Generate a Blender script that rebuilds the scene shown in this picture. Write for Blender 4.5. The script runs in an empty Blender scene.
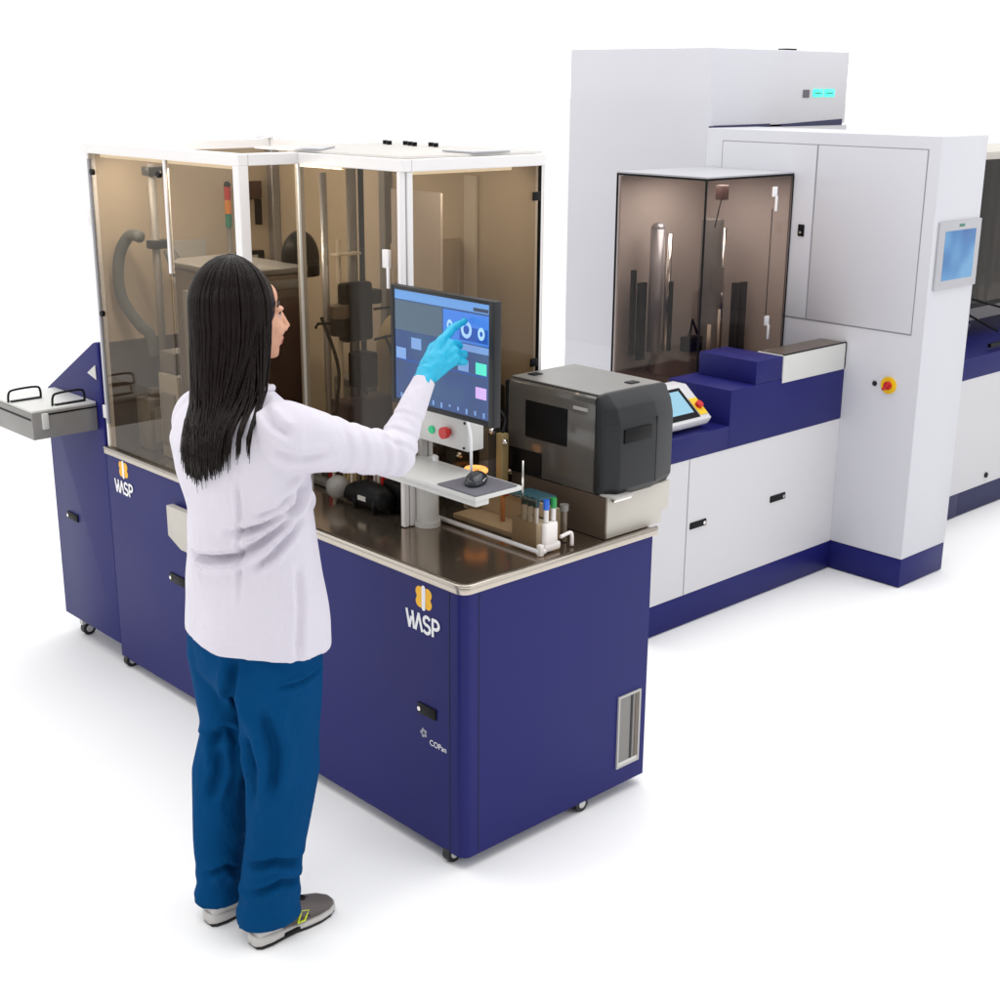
import bpy, bmesh, math, random
import numpy as np
from mathutils import Vector, Matrix, noise
random.seed(7)
sc = bpy.context.scene
C = sc.collection
PI = math.pi
# ------------------------------------------------------------------ camera
cam = bpy.data.cameras.new('camera'); camo = bpy.data.objects.new('camera', cam); C.objects.link(camo)
CAMR, CAMP = [[0.7299962, -0.6834097, 0.007535], [-0.1940121, -0.2177837, -0.9565195], [0.6553357, 0.6967937, -0.291571]], [-2.38033, -2.66584, 2.24992]
m = Matrix(((CAMR[0][0], -CAMR[1][0], -CAMR[2][0], CAMP[0]),
            (CAMR[0][1], -CAMR[1][1], -CAMR[2][1], CAMP[1]),
            (CAMR[0][2], -CAMR[1][2], -CAMR[2][2], CAMP[2]), (0, 0, 0, 1)))
camo.matrix_world = m
cam.sensor_width = 36; cam.lens = 49.3151; cam.shift_x = 0.00242; cam.shift_y = -0.00065
cam.clip_start = .05; cam.clip_end = 500
sc.camera = camo
# ------------------------------------------------------------------ studio light
w = bpy.data.worlds.new('World'); sc.world = w; w.use_nodes = True
bg = w.node_tree.nodes['Background']; bg.inputs[0].default_value = (1, 1, 1, 1); bg.inputs[1].default_value = 1.5
# light gradient added for contrast: white ahead of the camera, dimmer behind it
_nt = w.node_tree; _tc = _nt.nodes.new('ShaderNodeTexCoord'); _dp = _nt.nodes.new('ShaderNodeVectorMath'); _dp.operation = 'DOT_PRODUCT'
_dp.inputs[1].default_value = (.655, .697, -.10); _mr = _nt.nodes.new('ShaderNodeMapRange'); _mr.interpolation_type = 'SMOOTHSTEP'
_mr.inputs[1].default_value = -.55; _mr.inputs[2].default_value = .55; _mr.inputs[3].default_value = .42; _mr.inputs[4].default_value = 1.0
_nt.links.new(_tc.outputs['Generated'], _dp.inputs[0]); _nt.links.new(_dp.outputs['Value'], _mr.inputs[0]); _nt.links.new(_mr.outputs[0], bg.inputs[0])
def area(name, loc, target, size, power, col=(1, 1, 1)):
    l = bpy.data.lights.new(name, 'AREA'); l.shape = 'RECTANGLE'; l.size = size[0]; l.size_y = size[1]; l.energy = power; l.color = col
    o = bpy.data.objects.new(name, l); C.objects.link(o); o.location = loc
    o.rotation_euler = (Vector(target) - Vector(loc)).to_track_quat('-Z', 'Y').to_euler(); return o
area('overhead_fill', (1.2, .6, 6.5), (1.2, .6, 0), (9, 8), 330)  # added fill, washes the floor out to white
area('softbox_left', (-4.5, .5, 3.4), (0, .6, 1.0), (2.0, 1.6), 42, (1, .97, .93))
area('right_fill', (2.2, -4.5, 3.2), (1.6, .6, .9), (2.5, 1.6), 36, (.93, .95, 1))  # added fill to brighten the tall white cabinet
sc.view_settings.view_transform = 'Standard'; sc.view_settings.look = 'None'
sc.view_settings.exposure = 0; sc.view_settings.gamma = 1; sc.view_settings.use_curve_mapping = False
sc.render.engine = 'CYCLES'
sc.cycles.transparent_max_bounces = 24; sc.cycles.max_bounces = 10

# ------------------------------------------------------------------ materials
def lin(h):
    if isinstance(h, (tuple, list)): return tuple(h)[:3]
    h = h.lstrip('#'); v = [int(h[i:i+2], 16) / 255 for i in (0, 2, 4)]
    return tuple(c / 12.92 if c <= .04045 else ((c + .055) / 1.055) ** 2.4 for c in v)
def mat(name, col, rough=.5, metal=0., spec=.5, var=.06, scale=6., bump=0., bscale=60., coat=0., rvar=.08, sheen=0., emit=0., stretch=None, wr=0.):
    m = bpy.data.materials.new(name); m.use_nodes = True; nt = m.node_tree; b = nt.nodes['Principled BSDF']
    c = lin(col)
    tc = nt.nodes.new('ShaderNodeTexCoord'); src = tc.outputs['Object']
    if stretch:
        mp = nt.nodes.new('ShaderNodeMapping'); mp.inputs['Scale'].default_value = stretch
        nt.links.new(src, mp.inputs[0]); src = mp.outputs[0]
    n = nt.nodes.new('ShaderNodeTexNoise'); n.inputs['Scale'].default_value = scale; n.inputs['Detail'].default_value = 5
    nt.links.new(src, n.inputs['Vector'])
    mx = nt.nodes.new('ShaderNodeMix'); mx.data_type = 'RGBA'
    mx.inputs[6].default_value = (*[max(0, x * (1 - var)) for x in c], 1); mx.inputs[7].default_value = (*[min(1, x * (1 + var)) for x in c], 1)
    nt.links.new(n.outputs[0], mx.inputs[0]); nt.links.new(mx.outputs[2], b.inputs['Base Color'])
    mr = nt.nodes.new('ShaderNodeMapRange'); mr.inputs[3].default_value = max(.02, rough - rvar); mr.inputs[4].default_value = min(1, rough + rvar)
    nt.links.new(n.outputs[0], mr.inputs[0]); nt.links.new(mr.outputs[0], b.inputs['Roughness'])
    b.inputs['Metallic'].default_value = metal; b.inputs['Specular IOR Level'].default_value = spec
    b.inputs['Coat Weight'].default_value = coat; b.inputs['Sheen Weight'].default_value = sheen
    if emit:
        b.inputs['Emission Color'].default_value = (*c, 1); b.inputs['Emission Strength'].default_value = emit
    if bump:
        n2 = nt.nodes.new('ShaderNodeTexNoise'); n2.inputs['Scale'].default_value = bscale; n2.inputs['Detail'].default_value = 3
        nt.links.new(src, n2.inputs['Vector'])
        bp = nt.nodes.new('ShaderNodeBump'); bp.inputs['Strength'].default_value = bump; bp.inputs['Distance'].default_value = .004
        nt.links.new(n2.outputs[0], bp.inputs['Height']); nt.links.new(bp.outputs[0], b.inputs['Normal'])
        if wr:
            n3 = nt.nodes.new('ShaderNodeTexNoise'); n3.inputs['Scale'].default_value = 7; n3.inputs['Detail'].default_value = 2; n3.inputs['Distortion'].default_value = 1.6
            mp3 = nt.nodes.new('ShaderNodeMapping'); mp3.inputs['Scale'].default_value = (1, 1, .55); mp3.inputs['Rotation'].default_value = (.5, .35, 0)
            nt.links.new(src, mp3.inputs[0]); nt.links.new(mp3.outputs[0], n3.inputs['Vector'])
            b3 = nt.nodes.new('ShaderNodeBump'); b3.inputs['Strength'].default_value = wr; b3.inputs['Distance'].default_value = .03
            nt.links.new(n3.outputs[0], b3.inputs['Height']); nt.links.new(b3.outputs[0], bp.inputs['Normal'])
    return m
def glass(name, tint, refl=.9, haze=0.0, hazecol='#8a7a68'):
    m = bpy.data.materials.new(name); m.use_nodes = True; nt = m.node_tree
    for n in list(nt.nodes):
        if n.type == 'BSDF_PRINCIPLED': nt.nodes.remove(n)
    out = nt.nodes['Material Output']
    t = nt.nodes.new('ShaderNodeBsdfTransparent'); t.inputs[0].default_value = (*lin(tint), 1)
    d = nt.nodes.new('ShaderNodeBsdfDiffuse'); d.inputs[0].default_value = (*lin(hazecol), 1)
    m1 = nt.nodes.new('ShaderNodeMixShader'); m1.inputs[0].default_value = haze
    nt.links.new(t.outputs[0], m1.inputs[1]); nt.links.new(d.outputs[0], m1.inputs[2])
    g = nt.nodes.new('ShaderNodeBsdfGlossy'); g.inputs['Roughness'].default_value = .01; g.inputs[0].default_value = (refl, refl, refl, 1)
    f = nt.nodes.new('ShaderNodeFresnel'); ge = nt.nodes.new('ShaderNodeNewGeometry'); ma = nt.nodes.new('ShaderNodeMath'); ma.operation = 'MULTIPLY_ADD'
    ma.inputs[1].default_value = 1/1.28-1.28; ma.inputs[2].default_value = 1.28; nt.links.new(ge.outputs['Backfacing'], ma.inputs[0]); nt.links.new(ma.outputs[0], f.inputs[0])
    m2 = nt.nodes.new('ShaderNodeMixShader'); nt.links.new(f.outputs[0], m2.inputs[0])
    nt.links.new(m1.outputs[0], m2.inputs[1]); nt.links.new(g.outputs[0], m2.inputs[2]); nt.links.new(m2.outputs[0], out.inputs[0])
    return m
def emis(name, col, s=1.):
    return mat(name, col, rough=.25, spec=.3, emit=s, var=.03)
M = dict(
 floor=mat('white_studio_floor', (.955, .955, .955), .75, var=.005, spec=.1),
 blue=mat('navy_powder_coat', (.011, .012, .120), .44, spec=.20, var=.08, scale=2.2, bump=.05, bscale=420),
 bluedk=mat('dark_navy_powder_coat', (.012, .014, .075), .45, spec=.4, bump=.05, bscale=420),
 white=mat('white_powder_coat', (.61, .61, .655), .42, spec=.4, var=.02, scale=1.5, bump=.04, bscale=420),
 white2=mat('warm_white_powder_coat', (.62, .61, .63), .42, spec=.4, var=.02, scale=1.5),
 seam=mat('dark_panel_gap', (.30, .30, .33), .7),
 bseam=mat('navy_panel_gap', (.006, .007, .03), .7),
 steel=mat('brushed_steel', (.50, .45, .39), .30, metal=1., var=.1, scale=40, stretch=(1, 12, 12)),
 counter=mat('polished_steel_top', (.38, .31, .24), .15, metal=.9, var=.08, scale=5, rvar=.03),
 alu=mat('white_anodised_frame', (.80, .78, .78), .38, spec=.5, var=.02),
 alug=mat('grey_aluminium', (.40, .40, .42), .35, metal=.6, var=.06),
 grey=mat('light_grey_paint', (.45, .44, .42), .45, var=.04),
 greyw=mat('pale_grey_paint', (.60, .60, .58), .42, var=.03),
 trayg=mat('satin_steel_grey', (.27, .26, .25), .4, metal=.4, var=.08),
 fr=mat('grey_white_frame', (.44, .44, .47), .45),
 mid=mat('mid_grey_paint', (.20, .19, .18), .45, var=.1),
 dark=mat('charcoal_plastic', (.020, .021, .023), .42, spec=.25, var=.12),
 dark2=mat('black_plastic', (.005, .005, .006), .45, spec=.15, var=.1),
 taupe=mat('taupe_gloss_panel', (.095, .088, .080), .18, spec=.55, var=.05, coat=.3),
 taupe2=mat('taupe_lid', (.19, .185, .175), .35, spec=.5, var=.04),
 tan=mat('tan_panel', (.50, .415, .315), .75, var=.05, scale=1.2, spec=.2),
 tan2=mat('beige_panel', (.62, .55, .46), .7, var=.05, spec=.2),
 pink=mat('pinkish_white_panel', (.56, .50, .465), .6, var=.03, spec=.3),
 beige=mat('beige_plastic', (.52, .49, .44), .5, var=.03),
 glass=glass('bronze_tinted_glass', (.76, .71, .635), haze=.03, hazecol='#6a5a48'),
 glass3=glass('smoked_glass', (.42, .37, .32)),
 glass2=glass('bronze_tinted_glass_dark', (.77, .72, .69), haze=.0),
 chrome=mat('chrome', (.75, .72, .68), .12, metal=1., var=.05),
 red=mat('red_plastic', (.55, .02, .02), .35), green=mat('green_plastic', (.01, .22, .06), .35),
 gbtn=emis('green_lamp', (.02, .35, .15), .5),
 yellow=mat('yellow_plastic', (.85, .55, .01), .4), ylogo=mat('amber_print', (.90, .48, .01), .5, var=.05),
 wlogo=mat('white_print', (.85, .85, .87), .5, var=.02), glogo=mat('grey_print', (.30, .30, .36), .5),
 bcap=mat('blue_cap', (.01, .12, .62), .3), gcap=mat('green_cap', (.01, .28, .06), .3),
 tube=mat('frosted_tube', (.75, .72, .70), .3, var=.03), rackw=mat('white_rack_plastic', (.85, .80, .78), .4, var=.03),
 rackt=mat('tan_rack', (.62, .50, .34), .5, var=.1),
 amber=emis('amber_lamp', (1.0, .42, .12), 1.1),
 sred=mat('signal_red', (.5, .02, .01), .3), sor=mat('signal_orange', (.75, .25, .01), .3), sgr=mat('signal_green', (.01, .2, .12), .3),
 skin=mat('skin', (.60, .315, .205), .45, spec=.4, var=.08, scale=20, bump=.08, bscale=250),
 lip=mat('lip', (.42, .11, .09), .35), eyew=mat('eye_white', (.42, .38, .36), .3), iris=mat('iris', (.03, .015, .01), .15),
 coat=mat('white_lab_coat_cotton', (.62, .59, .66), .8, spec=.15, var=.025, scale=4, bump=.25, bscale=140, sheen=.15, wr=.35),
 scrub=mat('teal_blue_scrubs', (.001, .050, .155), .85, spec=.05, var=.14, scale=5, bump=.3, bscale=110, wr=.5),
 glove=mat('turquoise_glove', (.012, .40, .62), .42, spec=.4, var=.08, scale=25, bump=.3, bscale=90),
 shoe=mat('taupe_shoe', (.10, .085, .08), .6, var=.15, bump=.4, bscale=250), sole=mat('white_sole', (.52, .50, .48), .5, var=.08),
 shoel=mat('light_grey_mesh_shoe', (.50, .49, .48), .6, bump=.4, bscale=250), lace=mat('dark_lace', (.02, .02, .025), .7),
 lime=mat('lime_stripe', (.62, .72, .02), .45), rubber=mat('black_rubber', (.012, .012, .012), .55),
 brown=mat('brown_steel', (.16, .125, .10), .3, metal=.5, var=.15, scale=4), dbrown=mat('dark_brown_panel', (.055, .022, .015), .4, var=.2),
 olive=mat('ochre_plastic', (.34, .25, .11), .5, var=.08), teal=mat('dark_teal_plastic', (.02, .07, .09), .4), purple=mat('dark_purple_plastic', (.03, .012, .03), .4),
 hose=mat('grey_corrugated_hose', (.11, .12, .12), .6, var=.1),
 pad=mat('grey_mouse_pad', (.13, .125, .15), .7, var=.06, bump=.2, bscale=400), mouse=mat('dark_mouse', (.018, .022, .03), .25, var=.1),
 sky=emis('screen_blue', (.05, .16, .42), .75), 
)
def hairmat():
    m = mat('black_brown_hair', (.0085, .0048, .0040), .25, spec=.14, var=.5, scale=30, stretch=(6, 6, .4), bump=.5, bscale=40)
    return m
M['hair'] = hairmat()
def roofmat():
    m = bpy.data.materials.new('translucent_white_sheet'); m.use_nodes = True; nt = m.node_tree; b = nt.nodes['Principled BSDF']; b.inputs['Base Color'].default_value = (.75, .74, .73, 1); b.inputs['Roughness'].default_value = .5
    t = nt.nodes.new('ShaderNodeBsdfTranslucent'); t.inputs[0].default_value = (.9, .88, .85, 1); x = nt.nodes.new('ShaderNodeMixShader'); x.inputs[0].default_value = .5
    nt.links.new(b.outputs[0], x.inputs[1]); nt.links.new(t.outputs[0], x.inputs[2]); nt.links.new(x.outputs[0], nt.nodes['Material Output'].inputs[0]); return m
M['roof'] = roofmat()
def screen_mat(name, c1, c2, c3, s, rot=0.):
    m = bpy.data.materials.new(name); m.use_nodes = True; nt = m.node_tree; b = nt.nodes['Principled BSDF']
    tc = nt.nodes.new('ShaderNodeTexCoord'); n = nt.nodes.new('ShaderNodeTexNoise'); n.inputs['Scale'].default_value = 5.5; n.inputs['Detail'].default_value = 1
    r = nt.nodes.new('ShaderNodeValToRGB'); r.color_ramp.elements[0].position = .3; r.color_ramp.elements[1].position = .7
    r.color_ramp.elements[0].color = (*lin(c1), 1); r.color_ramp.elements[1].color = (*lin(c3), 1)
    e = r.color_ramp.elements.new(.5); e.color = (*lin(c2), 1)
    nt.links.new(tc.outputs['Object'], n.inputs['Vector']); nt.links.new(n.outputs[0], r.inputs[0])
    nt.links.new(r.outputs[0], b.inputs['Emission Color']); b.inputs['Emission Strength'].default_value = s
    b.inputs['Base Color'].default_value = (.01, .01, .012, 1); b.inputs['Roughness'].default_value = .15
    return m
M['scr'] = screen_mat('lit_screen_background', '#3a5470', '#27549c', '#3c6a9c', .62)
M['scr2'] = screen_mat('lit_panel_background', '#2f66a8', '#4184c0', '#6aa6d6', .9)

# ------------------------------------------------------------------ object helpers
def inv(parent):
    return Matrix.Translation(parent.location).inverted() if parent.type == 'EMPTY' else Matrix.Identity(4)
def thing(name, label, cat, loc, group=None):
    o = bpy.data.objects.new(name, None); C.objects.link(o); o.location = loc; o.empty_display_size = .05
    o['label'] = label; o['category'] = cat
    if group: o['group'] = group
    return o
def tag(o, label, cat, group=None):
    o['label'] = label; o['category'] = cat
    if group: o['group'] = group
    return o
def addobj(name, me, parent):
    o = bpy.data.objects.new(name, me); C.objects.link(o)
    if parent is not None:
        o.parent = parent; o.matrix_parent_inverse = inv(parent)
    return o
class MB:
    def __init__(s): s.bm = bmesh.new()
    def _xf(s, vs, mat4):
        if mat4 is not None: bmesh.ops.transform(s.bm, matrix=mat4, verts=vs)
    def box(s, x0, x1, y0, y1, z0, z1, bev=0., seg=2, xf=None, mi=0):
        r = bmesh.ops.create_cube(s.bm, size=1.); vs = r['verts']
        for v in vs: v.co = Vector(((x0+x1)/2 + v.co.x*(x1-x0), (y0+y1)/2 + v.co.y*(y1-y0), (z0+z1)/2 + v.co.z*(z1-z0)))
        fs = list({f for v in vs for f in v.link_faces})
        for f in fs: f.material_index = mi
        s._xf(vs, xf)
        if bev:
            es = list({e for v in vs for e in v.link_edges})
            bmesh.ops.bevel(s.bm, geom=es, offset=bev, segments=seg, affect='EDGES', profile=.5, material=-1)
        return s
    def poly(s, pts, depth, bev=0., mi=0):          # pts: 3-D outline, extruded by vector depth
        vs = [s.bm.verts.new(p) for p in pts]; f = s.bm.faces.new(vs)
        r = bmesh.ops.extrude_face_region(s.bm, geom=[f]); nv = [g for g in r['geom'] if isinstance(g, bmesh.types.BMVert)]
        bmesh.ops.translate(s.bm, vec=Vector(depth), verts=nv)
        allv = vs + nv; fs = list({f for v in allv for f in v.link_faces})
        for f in fs: f.material_index = mi
        bmesh.ops.recalc_face_normals(s.bm, faces=fs)
        if bev:
            es = list({e for v in allv for e in v.link_edges})
            bmesh.ops.bevel(s.bm, geom=es, offset=bev, segments=2, affect='EDGES', profile=.5)
        return s
    def cyl(s, p0, p1, r0, r1=None, seg=20, mi=0, caps=True):
        p0 = Vector(p0); p1 = Vector(p1); r1 = r0 if r1 is None else r1; d = p1 - p0
        q = d.to_track_quat('Z', 'Y').to_matrix().to_4x4(); q.translation = (p0 + p1) / 2
        r = bmesh.ops.create_cone(s.bm, cap_ends=caps, segments=seg, radius1=r0, radius2=r1, depth=d.length, matrix=q)
        for f in {f for v in r['verts'] for f in v.link_faces}: f.material_index = mi
        return s
    def sph(s, c, r, seg=18, mi=0, rot=None):
        rr = (r, r, r) if not isinstance(r, (tuple, list)) else r
        k = Matrix.Translation(c) @ (rot.to_4x4() if rot is not None else Matrix.Identity(4)) @ Matrix.Diagonal((*rr, 1))
        v = bmesh.ops.create_uvsphere(s.bm, u_segments=seg, v_segments=max(8, seg*2//3), radius=1., matrix=k)['verts']
        for f in {f for x in v for f in x.link_faces}: f.material_index = mi
        return s
    def cap(s, p0, p1, r0, r1, seg=18):
        s.sph(p0, r0, seg); s.sph(p1, r1, seg); return s.cyl(p0, p1, r0, r1, seg)
    def tube(s, pts, r, seg=10, mi=0, smooth=0):
        pts = [Vector(p) for p in pts]
        if smooth:
            out = []
            for i in range(len(pts)-1):
                a = pts[max(0, i-1)]; b = pts[i]; c = pts[i+1]; d = pts[min(len(pts)-1, i+2)]
                for k in range(smooth):
                    t = k/smooth
                    out.append(.5*((2*b)+(c-a)*t+(2*a-5*b+4*c-d)*t*t+(3*b-a-3*c+d)*t**3))
            pts = out + [pts[-1]]
        rs = r if isinstance(r, list) else [r]*len(pts)
        if len(rs) != len(pts): rs = [rs[min(len(rs)-1, int(i*len(rs)/len(pts)))] for i in range(len(pts))]
        prev = None; rings = []
        for i, p in enumerate(pts):
            t = (pts[min(i+1, len(pts)-1)] - pts[max(i-1, 0)]).normalized()
            if prev is None: n = t.orthogonal().normalized()
            else: n = (prev - t*prev.dot(t)).normalized()
            prev = n; b = t.cross(n)
            rings.append([s.bm.verts.new(p + (n*math.cos(a)+b*math.sin(a))*rs[i]) for a in [2*PI*k/seg for k in range(seg)]])
        fs = []
        for a, b in zip(rings, rings[1:]):
            for k in range(seg): fs.append(s.bm.faces.new((a[k], a[(k+1) % seg], b[(k+1) % seg], b[k])))
        fs.append(s.bm.faces.new(rings[0][::-1])); fs.append(s.bm.faces.new(rings[-1]))
        for f in fs: f.material_index = mi
        return s
    def loft(s, secs, seg=28):                       # secs: (centre, uvec, vvec)
        rings = []
        for c, u, v in secs:
            c = Vector(c); u = Vector(u); v = Vector(v)
            rings.append([s.bm.verts.new(c + u*math.cos(a) + v*math.sin(a)) for a in [2*PI*k/seg for k in range(seg)]])
        fs = []
        for a, b in zip(rings, rings[1:]):
            for k in range(seg): fs.append(s.bm.faces.new((a[k], a[(k+1) % seg], b[(k+1) % seg], b[k])))
        fs.append(s.bm.faces.new(rings[0][::-1])); fs.append(s.bm.faces.new(rings[-1]))
        bmesh.ops.recalc_face_normals(s.bm, faces=fs)
        return s
    def build(s, name, mats, parent=None, smooth=False, wn=False):
        me = bpy.data.meshes.new(name); s.bm.to_mesh(me); s.bm.free()
        for k in (mats if isinstance(mats, (list, tuple)) else [mats]): me.materials.append(k)
        if smooth or wn:
            for p in me.polygons: p.use_smooth = True
        o = addobj(name, me, parent)
        if wn:
            me.set_sharp_from_angle(angle=math.radians(35))
        return o
def struct(o): o['kind'] = 'structure'; return o
def part(name, mt, parent, *a, **k):                 # one bevelled box as a part
    return MB().box(*a, **k).build(name, mt, parent, wn=bool(k.get('bev')))

# ------------------------------------------------------------------ setting
g = MB(); v = [g.bm.verts.new(p) for p in ((-150, -150, 0), (150, -150, 0), (150, 150, 0), (-150, 150, 0))]; g.bm.faces.new(v)
struct(g.build('floor', M['floor']))

# ------------------------------------------------------------------ main machine
LX, Y1, YB, YC, X1, X2 = .815, 2.055, 1.042, .518, .222, .816
ZB, ZC, ZH = .04, .90, 2.031
root = thing('specimen_processor', 'navy blue laboratory machine on casters with bronze glass enclosure and steel worktop', 'machine', (.4, 1.0, 0))
# cabinet: rounded front corner
bm = MB()
out = []
R = .03
for k in range(9):
    a = PI + k/8*PI/2
    out.append((R+R*math.cos(a), R+R*math.sin(a)))
foot = [(0, Y1)] + out + [(LX-.012, 0), (LX, .012), (LX, Y1)]
bm.poly([(x, y, ZB) for x, y in foot], (0, 0, ZC-.022-ZB))
cab = bm.build('cabinet', M['blue'], root, wn=True)
cab.data.set_sharp_from_angle(angle=math.radians(20))
# worktop: steel slab with raised rim
def rim_pts(o, z, r=.034):
    pts = [(-o, Y1)]
    for k in range(9):
        a = PI + k/8*PI/2; pts.append((-o+r+r*math.cos(a), -o+r+r*math.sin(a)))
    pts += [(LX+o*.3, -o), (LX+o*.3, Y1)]
    return [(x, y, z) for x, y in pts]
bm = MB(); bm.poly(rim_pts(.010, ZC-.021), (0, 0, .019), bev=.003); top = bm.build('worktop', M['steel'], root, wn=True)
bm = MB(); bm.poly(rim_pts(-.022, ZC-.0012, .03), (0, 0, .0005)); bm.build('worktop_surface', M['counter'], root)
# rim lip
bm = MB()
for k in range(1): 
    p = rim_pts(.004, ZC+.001)
    bm.tube([Vector(q) for q in p[:-1]], .0075, seg=8)
bm.build('worktop_rim', M['steel'], root, smooth=True)
# panel gaps and doors
part('door_seam', M['bseam'], root, -.001, .001, .0595, .062, ZB+.01, ZC-.03)
part('door_seam', M['bseam'], root, .058, .0605, -.001, .001, ZB+.01, ZC-.03)
part('door_seam', M['bseam'], root, -.001, .001, .955, .958, ZB+.01, ZC-.03)
def latch(parent, x, y0, y1, z0, z1, axis='x', m_=None, flip=False):
    if axis == 'x':
        l = MB().box(x-.006, x+.003, y0, y1, z0, z1, bev=.004).build('latch', m_ or M['dark2'], parent, wn=True)
        yy = y1-.012 if not flip else y0+.012
        MB().cyl((x-.0062, yy, (z0+z1)/2), (x-.009, yy, (z0+z1)/2), .007, seg=14).build('lock', M['chrome'], l, smooth=False)
    else:
        l = MB().box(y0, y1, x-.006, x+.003, z0, z1, bev=.004).build('latch', m_ or M['dark2'], parent, wn=True)
        yy = y1-.018
        MB().cyl((yy, x-.0062, (z0+z1)/2), (yy, x-.009, (z0+z1)/2), .008, seg=14).build('lock', M['chrome'], l, smooth=False)
    return l
latch(root, 0, .118, .202, .452, .488); latch(root, 0, 1.50, 1.625, .475, .512)
# side vent recess on the right face
vr = MB(); vx0, vx1, vz0, vz1 = .672, .766, .110, .352
vr.box(vx0-.007, vx0, -.006, .004, vz0-.007, vz1+.007); vr.box(vx1, vx1+.007, -.006, .004, vz0-.007, vz1+.007)
vr.box(vx0, vx1, -.0055, .004, vz0-.007, vz0); vr.box(vx0, vx1, -.0055, .004, vz1, vz1+.007)
vf = vr.build('outlet_frame', M['grey'], root)
part('outlet_panel', M['mid'], root, vx0, vx1, -.0022, .003, vz0, vz1)
part('outlet_strip', M['dark'], root, vx0+.055, vx0+.065, -.0035, .003, vz0+.012, vz1)
part('outlet_strip', M['brown'], root, vx0+.078, vx0+.088, -.0040, .003, vz0+.012, vz1)
part('outlet_tray', M['greyw'], root, vx0, vx1, -.004, .003, vz0, vz0+.012)
# emblem and lettering on the front faces
def strokes(bm, lines, o, sx, sz, wd, x=-.0012, mi=0):
    """lines: polylines in letter space (u right, v up); o=(y,z) of lower left; u runs to -y"""
    for L in lines:
        for (a, b) in zip(L, L[1:]):
            A = Vector((x, o[0]-a[0]*sx, o[1]+a[1]*sz)); B = Vector((x, o[0]-b[0]*sx, o[1]+b[1]*sz))
            d = (B-A).normalized(); n = Vector((0, -d.z, d.y))*wd/2; A2 = A-d*wd*.3; B2 = B+d*wd*.3
            f = bm.bm.faces.new([bm.bm.verts.new(p) for p in (A2-n, B2-n, B2+n, A2+n)]); f.material_index = mi
            x -= .00004
def arc(cx, cy, rx, ry, a0, a1, n=9): return [(cx+rx*math.cos(math.radians(a0+(a1-a0)*k/n)), cy+ry*math.sin(math.radians(a0+(a1-a0)*k/n))) for k in range(n+1)]
LW = [[(.0, 1), (.20, .0), (.34, .60)], [(.44, 1), (.54, .0)], [(.66, 0), (.90, 1), (1.14, 0)],
      arc(1.50, .75, .22, .25, 35, 270) + arc(1.50, .25, .24, .25, 90, -145),
      [(1.94, 0), (1.94, 1)] + arc(2.14, .73, .24, .27, 90, -90) + [(1.94, .46)]]
def logo(y, z, s):
    e = MB()
    for sy in (-1, 1):
        for sz in (-1, 1):
            n = 18; pts = []
            for k in range(n):
                a = 2*PI*k/n; pts.append((-.001, y+sy*.017*s+.019*s*math.cos(a), z+sz*.015*s+.018*s*math.sin(a)))
            fc = e.bm.faces.new([e.bm.verts.new((p[0]-.00008*(sy+2*sz), p[1], p[2])) for p in pts])
    e.box(-.0016, -.0006, y-.03*s, y+.03*s, z-.012*s, z+.012*s)
    e.build('emblem', M['ylogo'], root)
    b = MB(); pts = []
    for k in range(20):
        a = 2*PI*k/20; pts.append((-.0022, y+.0085*s*math.cos(a), z+(.030 if math.sin(a) > 0 else -.030)*s+.009*s*math.sin(a)))
    b.bm.faces.new([b.bm.verts.new(p) for p in pts]); b.build('emblem_bar', M['wlogo'], root)
    t = MB(); strokes(t, LW, (y+.078*s, z-.105*s), .0610*s, .050*s, .0100*s); t.build('lettering', M['wlogo'], root)
logo(.172, .823, 1.0); logo(1.928, .838, .92)
def text(body, name, size, mtx, mt, parent, ext=.0004):
    cu = bpy.data.curves.new(name, 'FONT'); cu.body = body; cu.size = size; cu.extrude = ext; cu.align_x = 'CENTER'; cu.align_y = 'CENTER'
    t = bpy.data.objects.new('tmp', cu); C.objects.link(t); dg = bpy.context.evaluated_depsgraph_get()
    me = bpy.data.meshes.new_from_object(t.evaluated_get(dg)); me.transform(mtx); bpy.data.objects.remove(t)
    me.materials.clear(); me.materials.append(mt); return addobj(name, me, parent)
FX = Matrix(((0, 0, -1, 0), (-1, 0, 0, 0), (0, 1, 0, 0), (0, 0, 0, 1)))     # text facing -X, reading towards -Y
FY = Matrix(((1, 0, 0, 0), (0, 0, -1, 0), (0, 1, 0, 0), (0, 0, 0, 1)))      # text facing -Y, reading towards +X
text('COPan', 'sticker_lettering', .026, Matrix.Translation((-.0012, .112, .372)) @ FX, M['wlogo'], root)
e = MB()
for k in range(5):
    a = k*1.25; e.sph((-.0004, .178+.010*math.cos(a), .392+.010*math.sin(a)), (.0006, .006, .006), 8)
e.build('sticker_emblem', M['glogo'], root)
# beige tray plate on the front, beside the operator
bm = MB(); bm.poly([(-.004, 1.565, .79), (-.004, 1.565, .675), (-.004, 1.48, .640), (-.004, 1.30, .640), (-.004, 1.30, .79)], (-.03, 0, 0), bev=.004)
bm.build('front_chute', M['beige'], root, wn=True)
# casters
def caster(parent, x, y, bright=False):
    c = MB().box(x-.009, x+.009, y-.009, y+.009, .045, ZB+.02).build('caster', M['grey'], parent)
    MB().cyl((x, y-.013, .027), (x, y+.013, .027), .027, seg=24).build('wheel', M['rubber'], c, smooth=False)
    MB().cyl((x, y-.0145, .027), (x, y+.0145, .027), .014, seg=18).build('hub', M['greyw'], c)
for x, y in ((.020, .075), (.52, .022), (.020, 2.02), (.74, .07), (.74, 1.9)): caster(root, x, y)
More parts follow.
